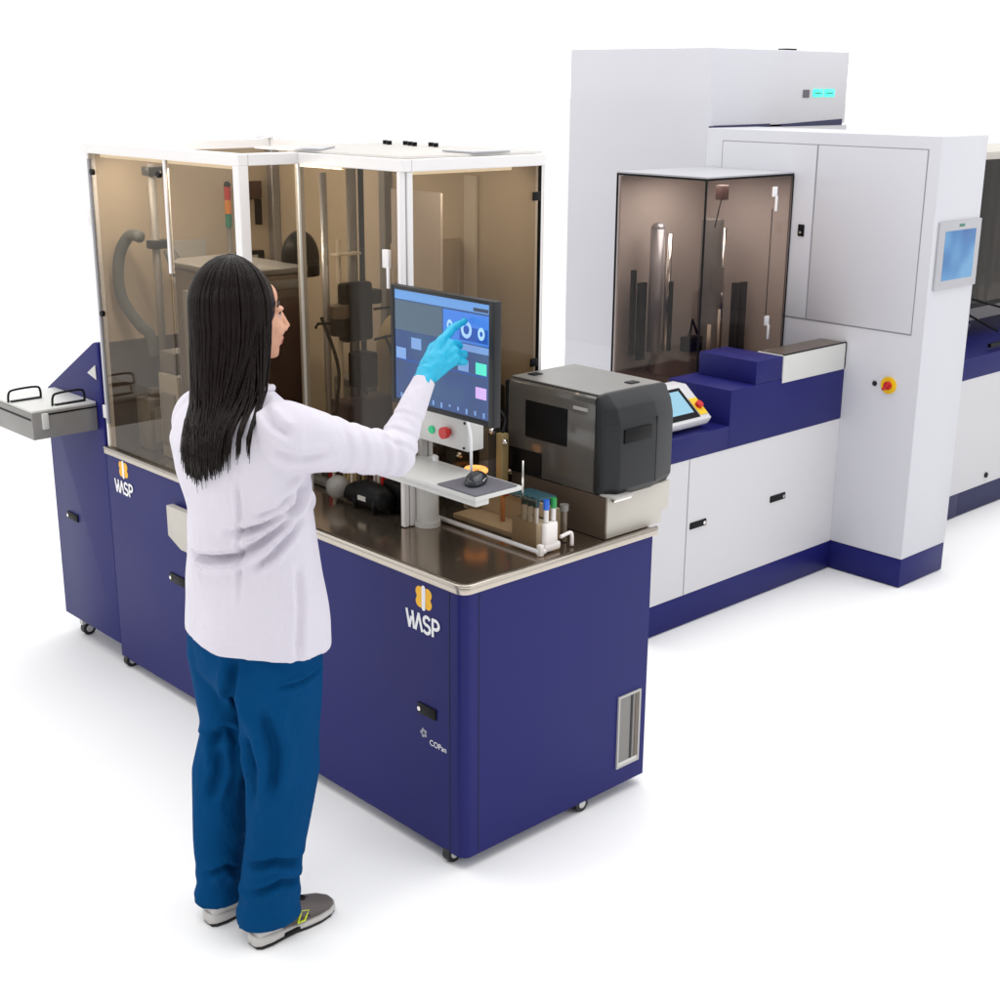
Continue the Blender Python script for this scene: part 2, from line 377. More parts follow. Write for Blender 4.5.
# hood frame
T = .036
fr = MB()
zb0 = ZC+.002
def post(b, x, y, z0=zb0, t=T, z1=ZH-.0005): b.box(x-t/2, x+t/2, y-t/2, y+t/2, z0, z1, bev=.002, seg=1)
def frame_part(name, fn, mt=M['alu']):
    b = MB(); fn(b); return b.build(name, mt, root, wn=True)
h = T/2
frame_part('corner_post', lambda b: post(b, h, Y1-h, t=.024))
frame_part('corner_post', lambda b: post(b, h, YB+h, z1=ZH-T))
frame_part('inner_post', lambda b: post(b, X1+h, YB+h+.002, t=.022, z1=ZH-T), M['grey'])
frame_part('corner_post', lambda b: (post(b, X1+.009, YC+h, t=.019, z1=ZH-T), post(b, X1+.034, YC+h-.001, t=.022, z1=ZH-T)))
frame_part('corner_post', lambda b: post(b, X2-.010, YC+h, t=.020, z1=ZH-T))
frame_part('rear_post', lambda b: post(b, X2-h, Y1-h, z1=ZH-T), M['alug'])
frame_part('rear_post', lambda b: post(b, X2-h, YB+.28, z1=ZH-T), M['mid'])
# top rails
def rail(b, x0, x1, y0, y1): b.box(x0, x1, y0, y1, ZH-T, ZH, bev=.002, seg=1)
frame_part('top_rail', lambda b: rail(b, 0, T, YB, Y1))
frame_part('top_rail', lambda b: rail(b, T+.001, X1+T, YB, YB+T))
frame_part('top_rail', lambda b: rail(b, X1, X1+T, YC, YB-.001))
frame_part('top_rail', lambda b: rail(b, X1+T+.001, X2, YC, YC+T))
frame_part('top_rail', lambda b: rail(b, X2-T, X2, YC+T+.001, Y1))
frame_part('top_rail', lambda b: rail(b, T+.001, X2-T-.001, Y1-T, Y1))
frame_part('roof_panel', lambda b: b.box(X1+.01, X2-.01, YC+.01, 1.30, ZH+.002, ZH+.008), M['roof'])
for (cx, cy, sx, sy) in ((X1+.02, YB+.02, 1, -1), (X2-.02, Y1-.02, -1, -1), (X2-.30, YC+.02, 1, 1)):
    b = MB(); zg = ZH+(.0003 if cy > 1.5 else .009); b.poly([(cx-.015*sx, cy-.015*sy, zg), (cx+(.06 if cy > 1.5 else .15)*sx, cy-.01*sy, zg), (cx-.01*sx, cy+(.06 if cy > 1.5 else .13)*sy, zg)], (0, 0, .005)); b.build('gusset_plate', M['alug'], root)
for k in range(7):
    MB().cyl((X2-.12+.02*math.sin(k*2.1), .92+k*.045, ZH+.009), (X2-.12+.02*math.sin(k*2.1), .92+k*.045, ZH+.022), .009, seg=8).build('roof_fixing', M['dark2'], root)
# tinted glass
gl = [(.004, .009, YB+T+.001, 1.485, zb0+.004, ZH-T-.001), (.004, .009, 1.500, Y1-.026, zb0+.004, ZH-T-.001),
      (T+.002, X1-.001, YB+.006, YB+.011, 1.06, ZH-T-.001), (X1+.006, X1+.011, YC+T+.004, YB-.001, 1.06, ZH-T-.001),
      (X1+T+.012, X2-.022, YC+.006, YC+.011, 1.06, ZH-T-.001)]
for q in gl: part('glass_panel', M['glass'], root, *q)
frame_part('door_stile', lambda b: b.box(.0, .014, 1.4855, 1.4995, 1.62, ZH-T-.001))
frame_part('glass_sill', lambda b: b.box(-.004, .016, YB, Y1-.001, zb0-.0005, zb0+.006), M['steel'])
frame_part('glass_edge', lambda b: b.box(X2-.023, X2-.0205, YC-.001, YC+.012, 1.06, ZH-T), M['dark2'])
frame_part('glass_edge', lambda b: b.box(.0, .010, Y1-.038, Y1-.026, 1.0, ZH-T-.02), M['seam'])
for (x, y, z) in ((-.004, Y1-.055, 1.93), (-.004, 1.53, 1.945), (-.004, Y1-.05, 1.42)):
    MB().cyl((x, y, z), (x+.012, y, z), .011, seg=14).build('glass_clamp', M['dark2'], root)
for z, s in ((1.90, 1), (1.36, 1)): MB().box(X2-.058, X2-.024, YC-.003, YC+.004, z-.014, z+.014, bev=.003).build('hinge', M['dark2'], root, wn=True)
part('hinge', M['alu'], root, -.006, .002, Y1-.030, Y1-.008, 1.74, 1.80, bev=.002)
part('hinge', M['alu'], root, -.006, .002, Y1-.030, Y1-.008, 1.02, 1.07, bev=.002)
hd = MB(); hd.box(X1-.008, X1+.004, YC+.062, YC+.092, 1.71, 1.765, bev=.002); hd.box(X1-.012, X1-.004, YC+.058, YC+.068, 1.65, 1.712, bev=.002)
hd.build('door_handle', M['alu'], root, wn=True)
# fill light added to brighten the enclosure: two glowing strips under the roof rails
for nm, q in (('fill_strip', (.012, .033, 1.10, 1.95)),):
    part(nm, emis('fill_strip_glow', (1, .93, .82), .8), root, q[0], q[1], q[2], q[3], ZH-T-.012, ZH-T-.001)
    l = bpy.data.lights.new('hood_fill_light', 'AREA'); l.shape = 'RECTANGLE'; l.size = .03; l.size_y = q[3]-q[2]; l.energy = 6.5; l.color = (1, .96, .90)
    lo = bpy.data.objects.new('hood_fill_light', l); C.objects.link(lo); lo.location = ((q[0]+q[1])/2, (q[2]+q[3])/2, ZH-T-.02); lo.rotation_euler = (0, -.75, 0)
l = bpy.data.lights.new('rail_fill_light', 'AREA'); l.shape = 'RECTANGLE'; l.size = .4; l.size_y = .03; l.energy = 1.2; l.color = (1, .96, .9)  # weak fill added for the darker right part of the enclosure
lo = bpy.data.objects.new('rail_fill_light', l); C.objects.link(lo); lo.location = (.50, .575, 1.98); lo.rotation_euler = (.7, 0, 0)
part('fill_strip', emis('rail_fill_glow', (1, .93, .82), .8), root, .30, .70, .556, .572, ZH-T-.012, ZH-T-.001)
l = bpy.data.lights.new('glass_box_fill', 'AREA'); l.size = .35; l.energy = 3.2; l.color = (1, .97, .95)  # added light, brightens the inside of the glass box
lo = bpy.data.objects.new('glass_box_fill', l); C.objects.link(lo); lo.location = (2.70, 1.35, 1.83)
# tan panels standing in for the room wall seen through the rear glass
part('rear_wall', M['tan'], root, X2+.001, X2+.012, YC+.02, Y1, ZC, ZH-.002)
part('rear_wall', M['tan'], root, .03, X2, Y1+.001, Y1+.012, 1.30, ZH-.002)
part('rear_wall', M['brown'], root, .03, X2, Y1+.0012, Y1+.013, ZC, 1.298)
part('inner_panel', M['tan2'], root, X2-.012, X2-.002, .84, .90, 1.30, ZH-T-.05)
part('inner_panel', M['pink'], root, X2-.30, X2-.292, YC+.17, YC+.42, 1.20, ZH-.12)
part('inner_panel', M['tan'], root, X2-.30, X2-.006, YC+.42, YC+.428, .92, ZH-.30)
# low glass guard along the open worktop
gd = MB(); gd.box(.352, .357, .075, .47, ZC+.008, ZC+.17)
gd.build('guard_glass', M['glass'], root)
b = MB(); b.cyl((.350, .06, ZC+.012), (.350, .52, ZC+.012), .007, seg=12); b.sph((.350, .06, ZC+.012), .009); b.build('guard_rail', M['alu'], root, smooth=True)
b = MB(); b.tube([(.36, .052, ZC+.012), (.37, .05, ZC+.012)], .008); b.box(.345, .362, .045, .062, ZC, ZC+.035, bev=.003)
b.build('guard_bracket', M['rackw'], root, wn=True)
b = MB(); b.tube([(.44, .055, ZC+.04), (.475, .055, ZC+.045), (.485, .052, ZC+.040), (.485, .05, ZC+.004)], .006, smooth=4); b.build('guard_bracket', M['rackw'], root, smooth=True)

# ------------------------------------------------------------------ loading cabinet on the left
r2 = thing('loading_cabinet', 'navy blue cabinet with sloping top at far left, tray sticking out of its front', 'cabinet', (.4, 2.3, 0))
b = MB(); Y2 = 2.533
b.poly([(0, Y1+.003, .087), (0, Y2, .087), (0, Y2, 1.025), (0, Y2-.004, 1.045), (0, Y2-.02, 1.062), (0, 2.10, 1.297), (0, 2.08, 1.303), (0, Y1+.003, 1.303)][::-1], (.80, 0, 0), bev=.003)
b.build('cabinet', M['blue'], r2, wn=True)
latch(r2, 0, 2.34, 2.43, .528, .560)
bm = MB(); bm.poly([(-.002, 2.150, 1.177), (-.002, 2.085, 1.215), (-.002, 2.083, 1.160)], (-.003, 0, 0)); bm.build('side_plate', M['greyw'], r2)
for x, y in ((.05, 2.44), (.6, 2.44)):
    c = MB().box(x-.03, x+.03, y-.012, y+.012, .050, .09).build('caster', M['greyw'], r2)
    MB().cyl((x, y-.014, .028), (x, y+.014, .028), .028, seg=24).build('wheel', M['rubber'], c)
    MB().cyl((x, y-.0155, .028), (x, y+.0155, .028), .015, seg=18).build('hub', M['greyw'], c)
# loading tray
tx0 = -.262
tr = MB().box(tx0, -.002, 2.10, 2.45, .962, 1.062, bev=.003).build('loading_tray', M['trayg'], r2, wn=True)
part('tray_lid', M['greyw'], tr, tx0+.004, -.002, 2.104, 2.446, 1.0625, 1.072, bev=.002)
part('tray_groove', M['dark2'], tr, tx0-.0015, tx0+.002, 2.11, 2.44, 1.035, 1.043)
part('tray_groove', M['dark2'], tr, tx0+.05, -.004, 2.0985, 2.101, 1.050, 1.056)
part('tray_end_plate', M['blue'], tr, tx0-.004, tx0+.02, 2.451, 2.462, .955, 1.07, bev=.002)
part('tray_catch', M['greyw'], tr, tx0+.035, tx0+.06, 2.088, 2.0995, 1.0, 1.06, bev=.003)
for (xx, yy) in ((-.20, 2.30), (-.10, 2.14)):
    MB().tube([(xx-.06, yy, 1.073), (xx-.055, yy, 1.108), (xx-.03, yy, 1.118), (xx+.055, yy, 1.118), (xx+.07, yy, 1.10), (xx+.07, yy, 1.073)], .0045, smooth=4, seg=8).build('tray_handle', M['dark2'], tr, smooth=True)
    part('handle_grip', M['dark2'], tr, xx-.05, xx+.07, yy-.008, yy+.008, 1.073, 1.078)

# ------------------------------------------------------------------ instruments inside the enclosure
o = MB().tube([(.12, 1.90, 1.70), (.11, 1.96, 1.70), (.09, 2.0, 1.64), (.08, 2.01, 1.55), (.09, 2.005, 1.46), (.13, 1.97, 1.37), (.16, 1.95, 1.33), (.17, 1.94, 1.25)], .021, seg=14, smooth=8).build('hose', M['hose'], None, smooth=True)
tag(o, 'thick grey curved hose hanging behind the left glass panel', 'hose')
t = thing('support_column', 'dark grey vertical column with clamps behind the left glass panel', 'column', (.16, 1.86, ZC))
MB().cyl((.16, 1.86, ZC+.01), (.16, 1.86, 1.96), .014).build('pole', M['mid'], t, smooth=True)
part('clamp', M['dark'], t, .13, .21, 1.83, 1.88, 1.92, 1.95, bev=.004); part('clamp', M['dark'], t, .13, .21, 1.83, 1.88, 1.66, 1.69, bev=.004)
MB().cyl((.19, 1.83, 1.66), (.22, 1.80, 1.57), .02, .03).build('nozzle', M['hose'], t, smooth=True)
t = thing('incubator_chamber', 'large brown grey metal chamber behind glass, directly behind the operator head', 'chamber', (.35, 1.35, ZC))
OUT = [(.34, 1.18), (.055, 1.18), (.055, 1.56), (.12, 1.64), (.34, 1.64)]
b = MB(); b.poly([(x, y, ZC+.003) for x, y in OUT], (0, 0, .725), bev=.010); b.build('body', M['brown'], t, wn=True)
b = MB(); b.poly([(x+(.004 if x > .2 else -.004), y+(.004 if y > 1.4 else -.004), ZC+.729) for x, y in OUT], (0, 0, .020), bev=.004); b.build('lid', M['mid'], t, wn=True)
part('door', M['dbrown'], t, .13, .31, 1.171, 1.1785, 1.05, 1.55, bev=.003)
part('door', M['mid'], t, .046, .0545, 1.24, 1.50, 1.00, 1.56, bev=.003)
part('band', M['mid'], t, .06, .335, 1.172, 1.1785, 1.58, 1.61, bev=.003)
MB().cyl((.036, 1.27, 1.15), (.036, 1.27, 1.45), .006, seg=12).build('handle', M['chrome'], t, smooth=True)
t = thing('signal_light', 'stack light with red, orange and green lenses seen through the glass', 'signal light', (.56, 2.0, ZC))
MB().cyl((.56, 2.0, ZC+.003), (.56, 2.0, 1.70), .008).build('stem', M['mid'], t, smooth=True)
for k, mm in enumerate(('sgr', 'sor', 'sred')): MB().cyl((.56, 2.0, 1.70+k*.052), (.56, 2.0, 1.75+k*.052), .013, seg=16).build('lens', M[mm], t, smooth=False)
MB().sph((.56, 2.0, 1.862), .013).build('dome', M['dark2'], t, smooth=True)
o = part('wall_board', M['grey'], None, .32, .47, 2.03, 2.036, 1.50, 1.66); tag(o, 'light grey square board mounted on the tan rear wall', 'board')
t = thing('camera_unit', 'small black square camera unit high on the rear wall beside the signal light', 'camera', (.68, 2.0, 1.80)); 
part('body', M['dbrown'], t, .64, .72, 2.0, 2.03, 1.80, 1.87, bev=.004); part('bracket', M['dark2'], t, .70, .715, 2.0, 2.03, 1.70, 1.799)
t = thing('wall_fitting', 'black framed fitting with pale centre low on the rear wall', 'fitting', (.65, 2.0, 1.5))
part('frame', M['dark2'], t, .60, .72, 2.0, 2.03, 1.49, 1.60, bev=.004); part('plate', M['grey'], t, .645, .685, 1.996, 1.9995, 1.505, 1.585)
# robot tower
t = thing('robot_tower', 'tall black robot tower with vertical rods and wire loops behind the operator face', 'robot', (.42, 1.10, ZC))
for (x, y, r, mm, z1) in ((.36, 1.10, .012, 'alug', 1.96), (.40, 1.08, .008, 'tan2', 1.74), (.46, 1.08, .017, 'mid', 1.97), (.50, 1.08, .010, 'dark', 1.97)):
    MB().cyl((x, y, ZC+.003), (x, y, z1), r).build('rod', M[mm], t, smooth=True)
part('carriage', M['dark2'], t, .38, .50, 1.02, 1.07, 1.40, 1.60, bev=.012)
part('carriage', M['dark2'], t, .42, .50, 1.00, 1.07, 1.24, 1.36, bev=.008)
part('motor', M['dark'], t, .50, .54, 1.02, 1.08, 1.52, 1.57, bev=.008)
MB().cyl((.36, 1.03, 1.49), (.36, 1.03, 1.53), .035, seg=24).build('gripper', M['brown'], t)
MB().cyl((.36, 1.03, 1.43), (.36, 1.03, 1.488), .030, seg=24).build('gripper', M['dark2'], t)
MB().tube([(.50, 1.02, 1.505), (.575, 1.02, 1.505), (.582, 1.02, 1.49), (.582, 1.02, 1.42), (.57, 1.02, 1.405), (.50, 1.02, 1.40)], .0045, seg=8).build('wire_loop', M['dark2'], t, smooth=True)
MB().tube([(.30, 1.0, 1.48), (.25, 1.0, 1.485), (.24, 1.0, 1.47)], .0045, seg=8).build('wire_loop', M['dark2'], t, smooth=True)
part('shelf', M['tan2'], t, .36, .46, 1.03, 1.07, 1.692, 1.70, bev=.002)
b = MB(); b.sph((.40, 1.30, 1.655), (.07, .06, .10), 24); bmesh.ops.delete(b.bm, geom=[v for v in b.bm.verts if v.co.z < 1.654], context='VERTS'); b.cyl((.40, 1.30, 1.60), (.40, 1.30, 1.655), .066); b.cyl((.40, 1.30, ZC+.003), (.40, 1.30, 1.60), .02); b.build('cover', M['dark2'], t, wn=True)
part('base', M['purple'], t, .36, .56, .98, 1.10, ZC+.003, 1.20, bev=.01)
# ochre curved guard and grey analyser
b = MB(); pts = []
for k in range(9):
    a = PI/2 + k/8*PI/2; pts.append((.60+.10+.10*math.cos(a), .98, 1.33+.13*math.sin(a)))
pts += [(.60, .98, ZC+.2), (.74, .98, ZC+.2), (.74, .98, 1.46)]
b.poly(pts, (0, .16, 0)); tag(b.build('curved_cover', M['olive'], None), 'ochre curved cover beside the black robot tower inside the enclosure', 'cover')
t = thing('dispenser_unit', 'grey dispenser unit with dark ledge, left of the touch monitor inside the enclosure', 'dispenser', (.66, .92, ZC))
part('body', M['brown'], t, .60, .76, .86, .95, ZC+.003, 1.33, bev=.004); part('head', M['mid'], t, .60, .76, .865, .95, 1.395, 1.50, bev=.003)
part('ledge', M['dark'], t, .57, .77, .84, .955, 1.332, 1.393, bev=.004); part('plate', M['grey'], t, .60, .70, .852, .859, 1.0, 1.12, bev=.002)
for (nm, lb, mm, q) in (('sample_box', 'dark teal box on the deck below the ochre cover', 'teal', (.52, .60, .86, .93, ZC+.003, 1.10)),
                        ('sample_box', 'dark navy box on the deck left of the teal box', 'purple', (.42, .50, .86, .93, ZC+.003, 1.12))):
    tag(part(nm, M[mm], None, *q, bev=.005), lb, 'box', 'boxes on the enclosure deck')
# left clutter
t = thing('sample_feeder', 'grey box shaped sample feeder behind the lower left glass panel', 'feeder', (.2, 1.95, ZC))
part('body', M['grey'], t, .10, .30, 1.66, 1.80, ZC+.003, 1.22, bev=.004); part('lid', M['mid'], t, .11, .27, 1.70, 1.80, 1.222, 1.30, bev=.004)
part('door', M['mid'], t, .092, .0985, 1.68, 1.78, .95, 1.15, bev=.002)
part('arm', M['dark'], t, .09, .11, 1.60, 1.655, 1.10, 1.115)
for k, (q, mm, lb) in enumerate((((.10, .22, 1.88, 1.98, ZC+.003, 1.10), 'mid', 'squat dark grey canister housing in the lower left corner of the enclosure'),
        ((.26, .50, 1.88, 2.0, ZC+.003, 1.24), 'mid', 'taller grey block against the left end wall of the enclosure'),
        ((.06, .20, 1.50, 1.62, ZC+.003, 1.00), 'dark', 'low black tray block near the middle of the left glass panel'))):
    tt = thing('instrument_block', lb, 'instrument', ((q[0]+q[1])/2, (q[2]+q[3])/2, ZC), 'instrument blocks behind the left glass')
    part('housing', M[mm], tt, *q, bev=.006); part('plate', M['grey'], tt, q[0]+.02, q[1]-.02, q[2]-.004, q[2]-.0005, q[4]+.03, q[5]-.03)
    MB().cyl(((q[0]+q[1])/2, (q[2]+q[3])/2, q[5]+.0005), ((q[0]+q[1])/2, (q[2]+q[3])/2, q[5]+.03), .03).build('cap', M['brown'], tt)
# media plate magazine below the arm: row of upright plates
t = thing('plate_magazine', 'row of upright red and cream culture plates below the operator arm', 'plate rack', (.40, .95, ZC))
part('base', M['mid'], t, .30, .52, .70, 1.20, ZC+.003, ZC+.02, bev=.002)
rnd = random.Random(3)
for k in range(22):
    yy = .72+k*.021; mm = rnd.choice(['tan2', 'dbrown', 'red', 'pink', 'brown', 'tan2', 'olive'])
    MB().box(.34, .46, yy, yy+.011+.004*rnd.random(), ZC+.021, 1.03+.012*rnd.random(), bev=.002).build('plate', M[mm], t, wn=True)
b = MB(); b.loft([((.27, .66, ZC+.040), (.030, 0, 0), (0, 0, .030)), ((.27, .70, ZC+.046), (.042, 0, 0), (0, 0, .042)), ((.27, .78, ZC+.050), (.046, 0, 0), (0, 0, .046)), ((.27, .84, ZC+.044), (.040, 0, 0), (0, 0, .034)), ((.27, .90, ZC+.030), (.024, 0, 0), (0, 0, .020)), ((.27, .94, ZC+.022), (.012, 0, 0), (0, 0, .012))], 24)
b.cyl((.235, .70, ZC+.004), (.235, .70, ZC+.05), .008); b.cyl((.235, .80, ZC+.004), (.235, .80, ZC+.05), .008)
o = b.build('gripper_cover', M['dark2'], None, smooth=True); MB().box(.222, .226, .73, .77, ZC+.040, ZC+.055).build('label_plate', M['grey'], o); tag(o, 'low black rounded gripper cover on the steel deck beside the operator waist', 'cover')
t = thing('gripper_motor', 'dark motor block between black cover and monitor stand', 'motor', (.32, .66, ZC))
part('housing', M['dark2'], t, .30, .42, .60, .74, ZC+.003, ZC+.10, bev=.012)
MB().sph((.24, .90, ZC+.05), .04).build('knob', M['mid'], t, smooth=True)
# clutter right of the stand, behind the guard: lit ring and brackets
t = thing('ring_lamp', 'glowing orange ring lamp behind the mouse shelf', 'lamp', (.50, .53, ZC))
b = MB(); b.tube([(.50+.03*math.cos(a), .50+.035*math.sin(a), 1.045) for a in [2*PI*k/20 for k in range(21)]], .008, seg=8); b.build('ring', M['amber'], t, smooth=True)
MB().cyl((.50, .50, ZC+.003), (.50, .50, 1.035), .028).build('holder', M['olive'], t, smooth=True)
t = thing('transfer_station', 'tan backed transfer station behind the low guard glass', 'station', (.5, .35, ZC))
part('back', M['rackt'], t, .50, .508, .10, .56, ZC+.003, 1.00); part('base', M['rackt'], t, .40, .499, .15, .50, ZC+.003, ZC+.02, bev=.003)
part('slot', M['dark2'], t, .497, .4995, .17, .25, .95, .956)
MB().cyl((.46, .33, ZC+.021), (.46, .33, 1.02), .008).build('post', M['sor'], t, smooth=True); MB().sph((.46, .31, 1.02), .013).build('knob', M['red'], t, smooth=True)
for i, (x, y, z, sx, mm, lb) in enumerate(((.52, .62, 1.10, .05, 'dark', 'black valve block behind the control box'), (.60, .55, 1.18, .045, 'mid', 'grey valve block right of the control box'), (.64, .50, 1.05, .05, 'dbrown', 'brown valve block above the ring lamp'), (.56, .44, 1.17, .03, 'olive', 'small ochre valve block next to the printer'))):
    tt = thing('valve_block', lb, 'valve', (x, y, ZC), 'valve blocks between control box and printer')
    part('body', M[mm], tt, x-sx/2, x+sx/2, y-sx/2, y+sx/2, ZC+.003, z, bev=.004); MB().cyl((x-sx*.1, y-sx*.5, z-.03), (x-sx*.5, y-sx*.9, z-.02), .010).build('fitting', M['chrome'], tt, smooth=True)
    MB().tube([(x, y, z), (x+.01, y, z+.05), (x-.02, y+.02, z+.10), (x+.02, y+.05, z+.13)], .0045, smooth=5, seg=8).build('pipe', M['dark'], tt, smooth=True)

for (q, mm, lb) in (((.56, .74, 1.00, 1.16, ZC+.003, 1.09), 'dark', 'wide black drive housing on the deck behind the ochre cover'),
        ((.62, .78, .66, .80, ZC+.003, 1.26), 'dark', 'tall black drive housing behind the left edge of the monitor'),
        ((.44, .54, .74, .83, ZC+.003, 1.07), 'brown', 'low brown metal drive housing beside the navy box'),
        ((.60, .76, 1.22, 1.40, ZC+.003, 1.20), 'mid', 'grey drive housing at the rear wall behind the robot tower')):
    tt = thing('drive_housing', lb, 'housing', ((q[0]+q[1])/2, (q[2]+q[3])/2, ZC), 'drive housings on the enclosure deck')
    part('housing', M[mm], tt, *q, bev=.006); part('front_plate', M['mid' if mm == 'dark' else 'grey'], tt, q[0]-.004, q[0]-.0005, q[2]+.02, q[3]-.02, q[4]+.03, q[5]-.03)
    for k in range(2): MB().cyl(((q[0]+q[1])/2+.03*(k-.5), q[2]-.001, q[5]-.03), ((q[0]+q[1])/2+.03*(k-.5), q[2]-.016, q[5]-.03), .009).build('connector', M['chrome'], tt, smooth=True)
    MB().tube([(q[0]+.02, q[2]-.01, q[5]-.05), (q[0]-.01, q[2]-.04, q[5]-.10), (q[0]-.03, q[2]-.03, ZC+.03), (q[0]-.06, q[2]+.01, ZC+.01)], .005, smooth=5, seg=8).build('cable', M['dark2'], tt, smooth=True)
for i, (px_, py_, z0_) in enumerate(((.28, 1.02, 1.50), (.58, 1.06, 1.40), (.55, .95, 1.20))):
    o = MB().tube([(px_, py_, z0_), (px_+.05, py_-.02, z0_-.18), (px_+.01, py_-.05, z0_-.36), (px_+.08, py_-.02, ZC+.02)], .006, smooth=8, seg=8).build('cable', M['dark2'], None, smooth=True)
    tag(o, ['black cable hanging just left of the robot carriage', 'black cable hanging right of the robot carriage', 'short black cable looping down in front of the ochre cover'][i], 'cable', 'cables hanging inside the enclosure')

# ------------------------------------------------------------------ monitor stand, shelf, monitor
t = thing('monitor_stand', 'grey two column stand carrying the pale shelf above the worktop', 'stand', (.30, .50, ZC))
MB().cyl((.297, .505, ZC), (.297, .505, 1.125), .036, seg=28).build('column', M['greyw'], t, smooth=False, wn=True)
MB().cyl((.297, .505, ZC), (.297, .505, ZC+.018), .042, seg=28).build('foot', M['greyw'], t, wn=True)
b = MB(); b.box(.275, .300, .505, .535, 1.125, 1.56, bev=.003); b.box(.303, .318, .500, .515, 1.125, 1.5, bev=.003); b.build('upright', M['grey'], t, wn=True)
part('arm', M['grey'], t, .155, .29, .23, .25, 1.50, 1.54, bev=.003); part('arm', M['grey'], t, .275, .30, .23, .52, 1.50, 1.54, bev=.003)
b = MB(); b.poly([(.100, .062, 1.130), (.100, .66, 1.130), (.285, .66, 1.130), (.285, .062, 1.130)], (0, 0, -.014), bev=.004)
b.poly([(.108, .070, 1.1155), (.108, .65, 1.1155), (.20, .65, 1.1155), (.16, .070, 1.1155)], (0, 0, -.018), bev=.003)
b.build('shelf', M['greyw'], t, wn=True)
part('shelf_bracket', M['beige'], t, .20, .23, .40, .46, 1.06, 1.097)
MB().cyl((.275, .44, 1.130), (.275, .44, 1.145), .008).build('screw', M['wlogo'], t)
o = MB().box(.104, .268, .066, .232, 1.1306, 1.1345, bev=.001).build('mouse_pad', M['pad']); tag(o, 'dark grey square pad lying on the end of the pale shelf', 'mouse pad')
t = thing('computer_mouse', 'dark computer mouse lying on the grey pad', 'mouse', (.19, .15, 1.135))
rz = Matrix.Rotation(math.radians(35), 3, 'Z')
b = MB(); b.sph((.195, .165, 1.140), (.060, .032, .026), 24, rot=rz)
bmesh.ops.delete(b.bm, geom=[v for v in b.bm.verts if v.co.z < 1.1346], context='VERTS'); b.build('shell', M['mouse'], t, smooth=True)
MB().tube([Vector((.195, .165, 1.140)) + rz @ Vector(q) for q in ((.03, -.027, .006), (.0, -.0315, .012), (-.03, -.028, .008))], .0018, smooth=4, seg=6).build('trim', M['chrome'], t, smooth=True)
o = MB().tube([(.15, .155, 1.335), (.17, .16, 1.28), (.19, .18, 1.20), (.21, .20, 1.15), (.225, .20, 1.138)], .0042, smooth=6, seg=8).build('cable', M['wlogo'], None, smooth=True); tag(o, 'white cable dropping from the monitor to the mouse shelf', 'cable')
# touch monitor
t = thing('touch_monitor', 'large black framed touch monitor showing a blue control screen, touched by a finger', 'monitor', (.13, .23, 1.33))
my0, my1, mz0, mz1, mx = .010, .457, 1.336, 1.686, .12
fb = MB(); x0, x1 = mx, mx+.026
bz = .018
fb.box(x0, x1, my1-bz, my1, mz0, mz1, bev=.003); fb.box(x0, x1, my0, my0+bz+.006, mz0, mz1, bev=.003)
fb.box(x0+.0003, x1, my0+.02, my1-.015, mz1-.012, mz1-.0003, bev=.002); fb.box(x0+.0003, x1, my0+.02, my1-.015, mz0+.0003, mz0+.016, bev=.002)
fb.build('bezel', M['dark'], t, wn=True)
part('housing', M['dark'], t, x1-.01, x1+.028, my0+.05, my1-.05, mz0+.04, mz1-.04, bev=.008)
SY1, SY0, SZ1, SZ0 = my1-bz+.001, my0+bz+.005, mz1-.011, mz0+.015
sx = mx+.003
UI = {'scr': M['scr'], 'bar': emis('ui_pale_blue', (.10, .23, .48), .6), 'dk': emis('ui_slate', (.055, .085, .12), .8), 'ico': emis('ui_icon_grey_blue', (.14, .25, .48), .6),
      'grn': emis('ui_green', (.06, .50, .38), .85), 'pnk': emis('ui_lilac', (.42, .28, .55), .85), 'ring': emis('ui_white_blue', (.28, .46, .75), .7), 'deep': emis('ui_deep_blue', (.015, .06, .26), .8),
      'mid': emis('ui_mid_blue', (.04, .14, .45), .8), 'ln': emis('ui_dark_line', (.03, .04, .07), .6)}
keys = list(UI); b = MB()
def ui(u0, v0, u1, v1, key, lift, rr=0):   # u right 0..1, v down 0..1
    A, B = SY1-(SY1-SY0)*u0, SY1-(SY1-SY0)*u1; Z0, Z1 = SZ1-(SZ1-SZ0)*v0, SZ1-(SZ1-SZ0)*v1; X = sx-lift*.0002
    f = b.bm.faces.new([b.bm.verts.new(p) for p in ((X, A, Z0), (X, A, Z1), (X, B, Z1), (X, B, Z0))]); f.material_index = keys.index(key)
def uring(u, v, ru, rv, key, lift, inner=.55):
    for k in range(20):
        a0, a1 = 2*PI*k/20, 2*PI*(k+1)/20; P = []
        for (a, s) in ((a0, 1), (a1, 1), (a1, inner), (a0, inner)):
            P.append((sx-lift*.0002, SY1-(SY1-SY0)*(u+ru*s*math.cos(a)), SZ1-(SZ1-SZ0)*(v+rv*s*math.sin(a))))
        b.bm.faces.new([b.bm.verts.new(p) for p in P]).material_index = keys.index(key)
ui(0, 0, 1, 1, 'scr', 0); ui(0, 0, 1, .085, 'bar', 1); ui(.84, .045, .99, .075, 'ln', 2)
ui(.0, .095, .52, .36, 'dk', 1); ui(.53, .10, 1, .36, 'mid', 1); ui(.60, .37, 1, .43, 'ico', 1); ui(.70, .22, .985, .34, 'deep', 2)
ui(.02, .62, .98, .63, 'deep', 1)
uring(.60, .235, .03, .05, 'ring', 3, .45); uring(.77, .245, .055, .075, 'ring', 3, .55); uring(.92, .26, .035, .055, 'ring', 3, .4)
for (u, v, kk) in ((.07, .57, 'ico'), (.24, .46, 'ico'), (.55, .55, 'ico'), (.74, .56, 'ico'), (.92, .56, 'grn'), (.92, .77, 'pnk')):
    ui(u-.055, v-.05, u+.055, v+.05, kk, 3)
rnd = random.Random(5)
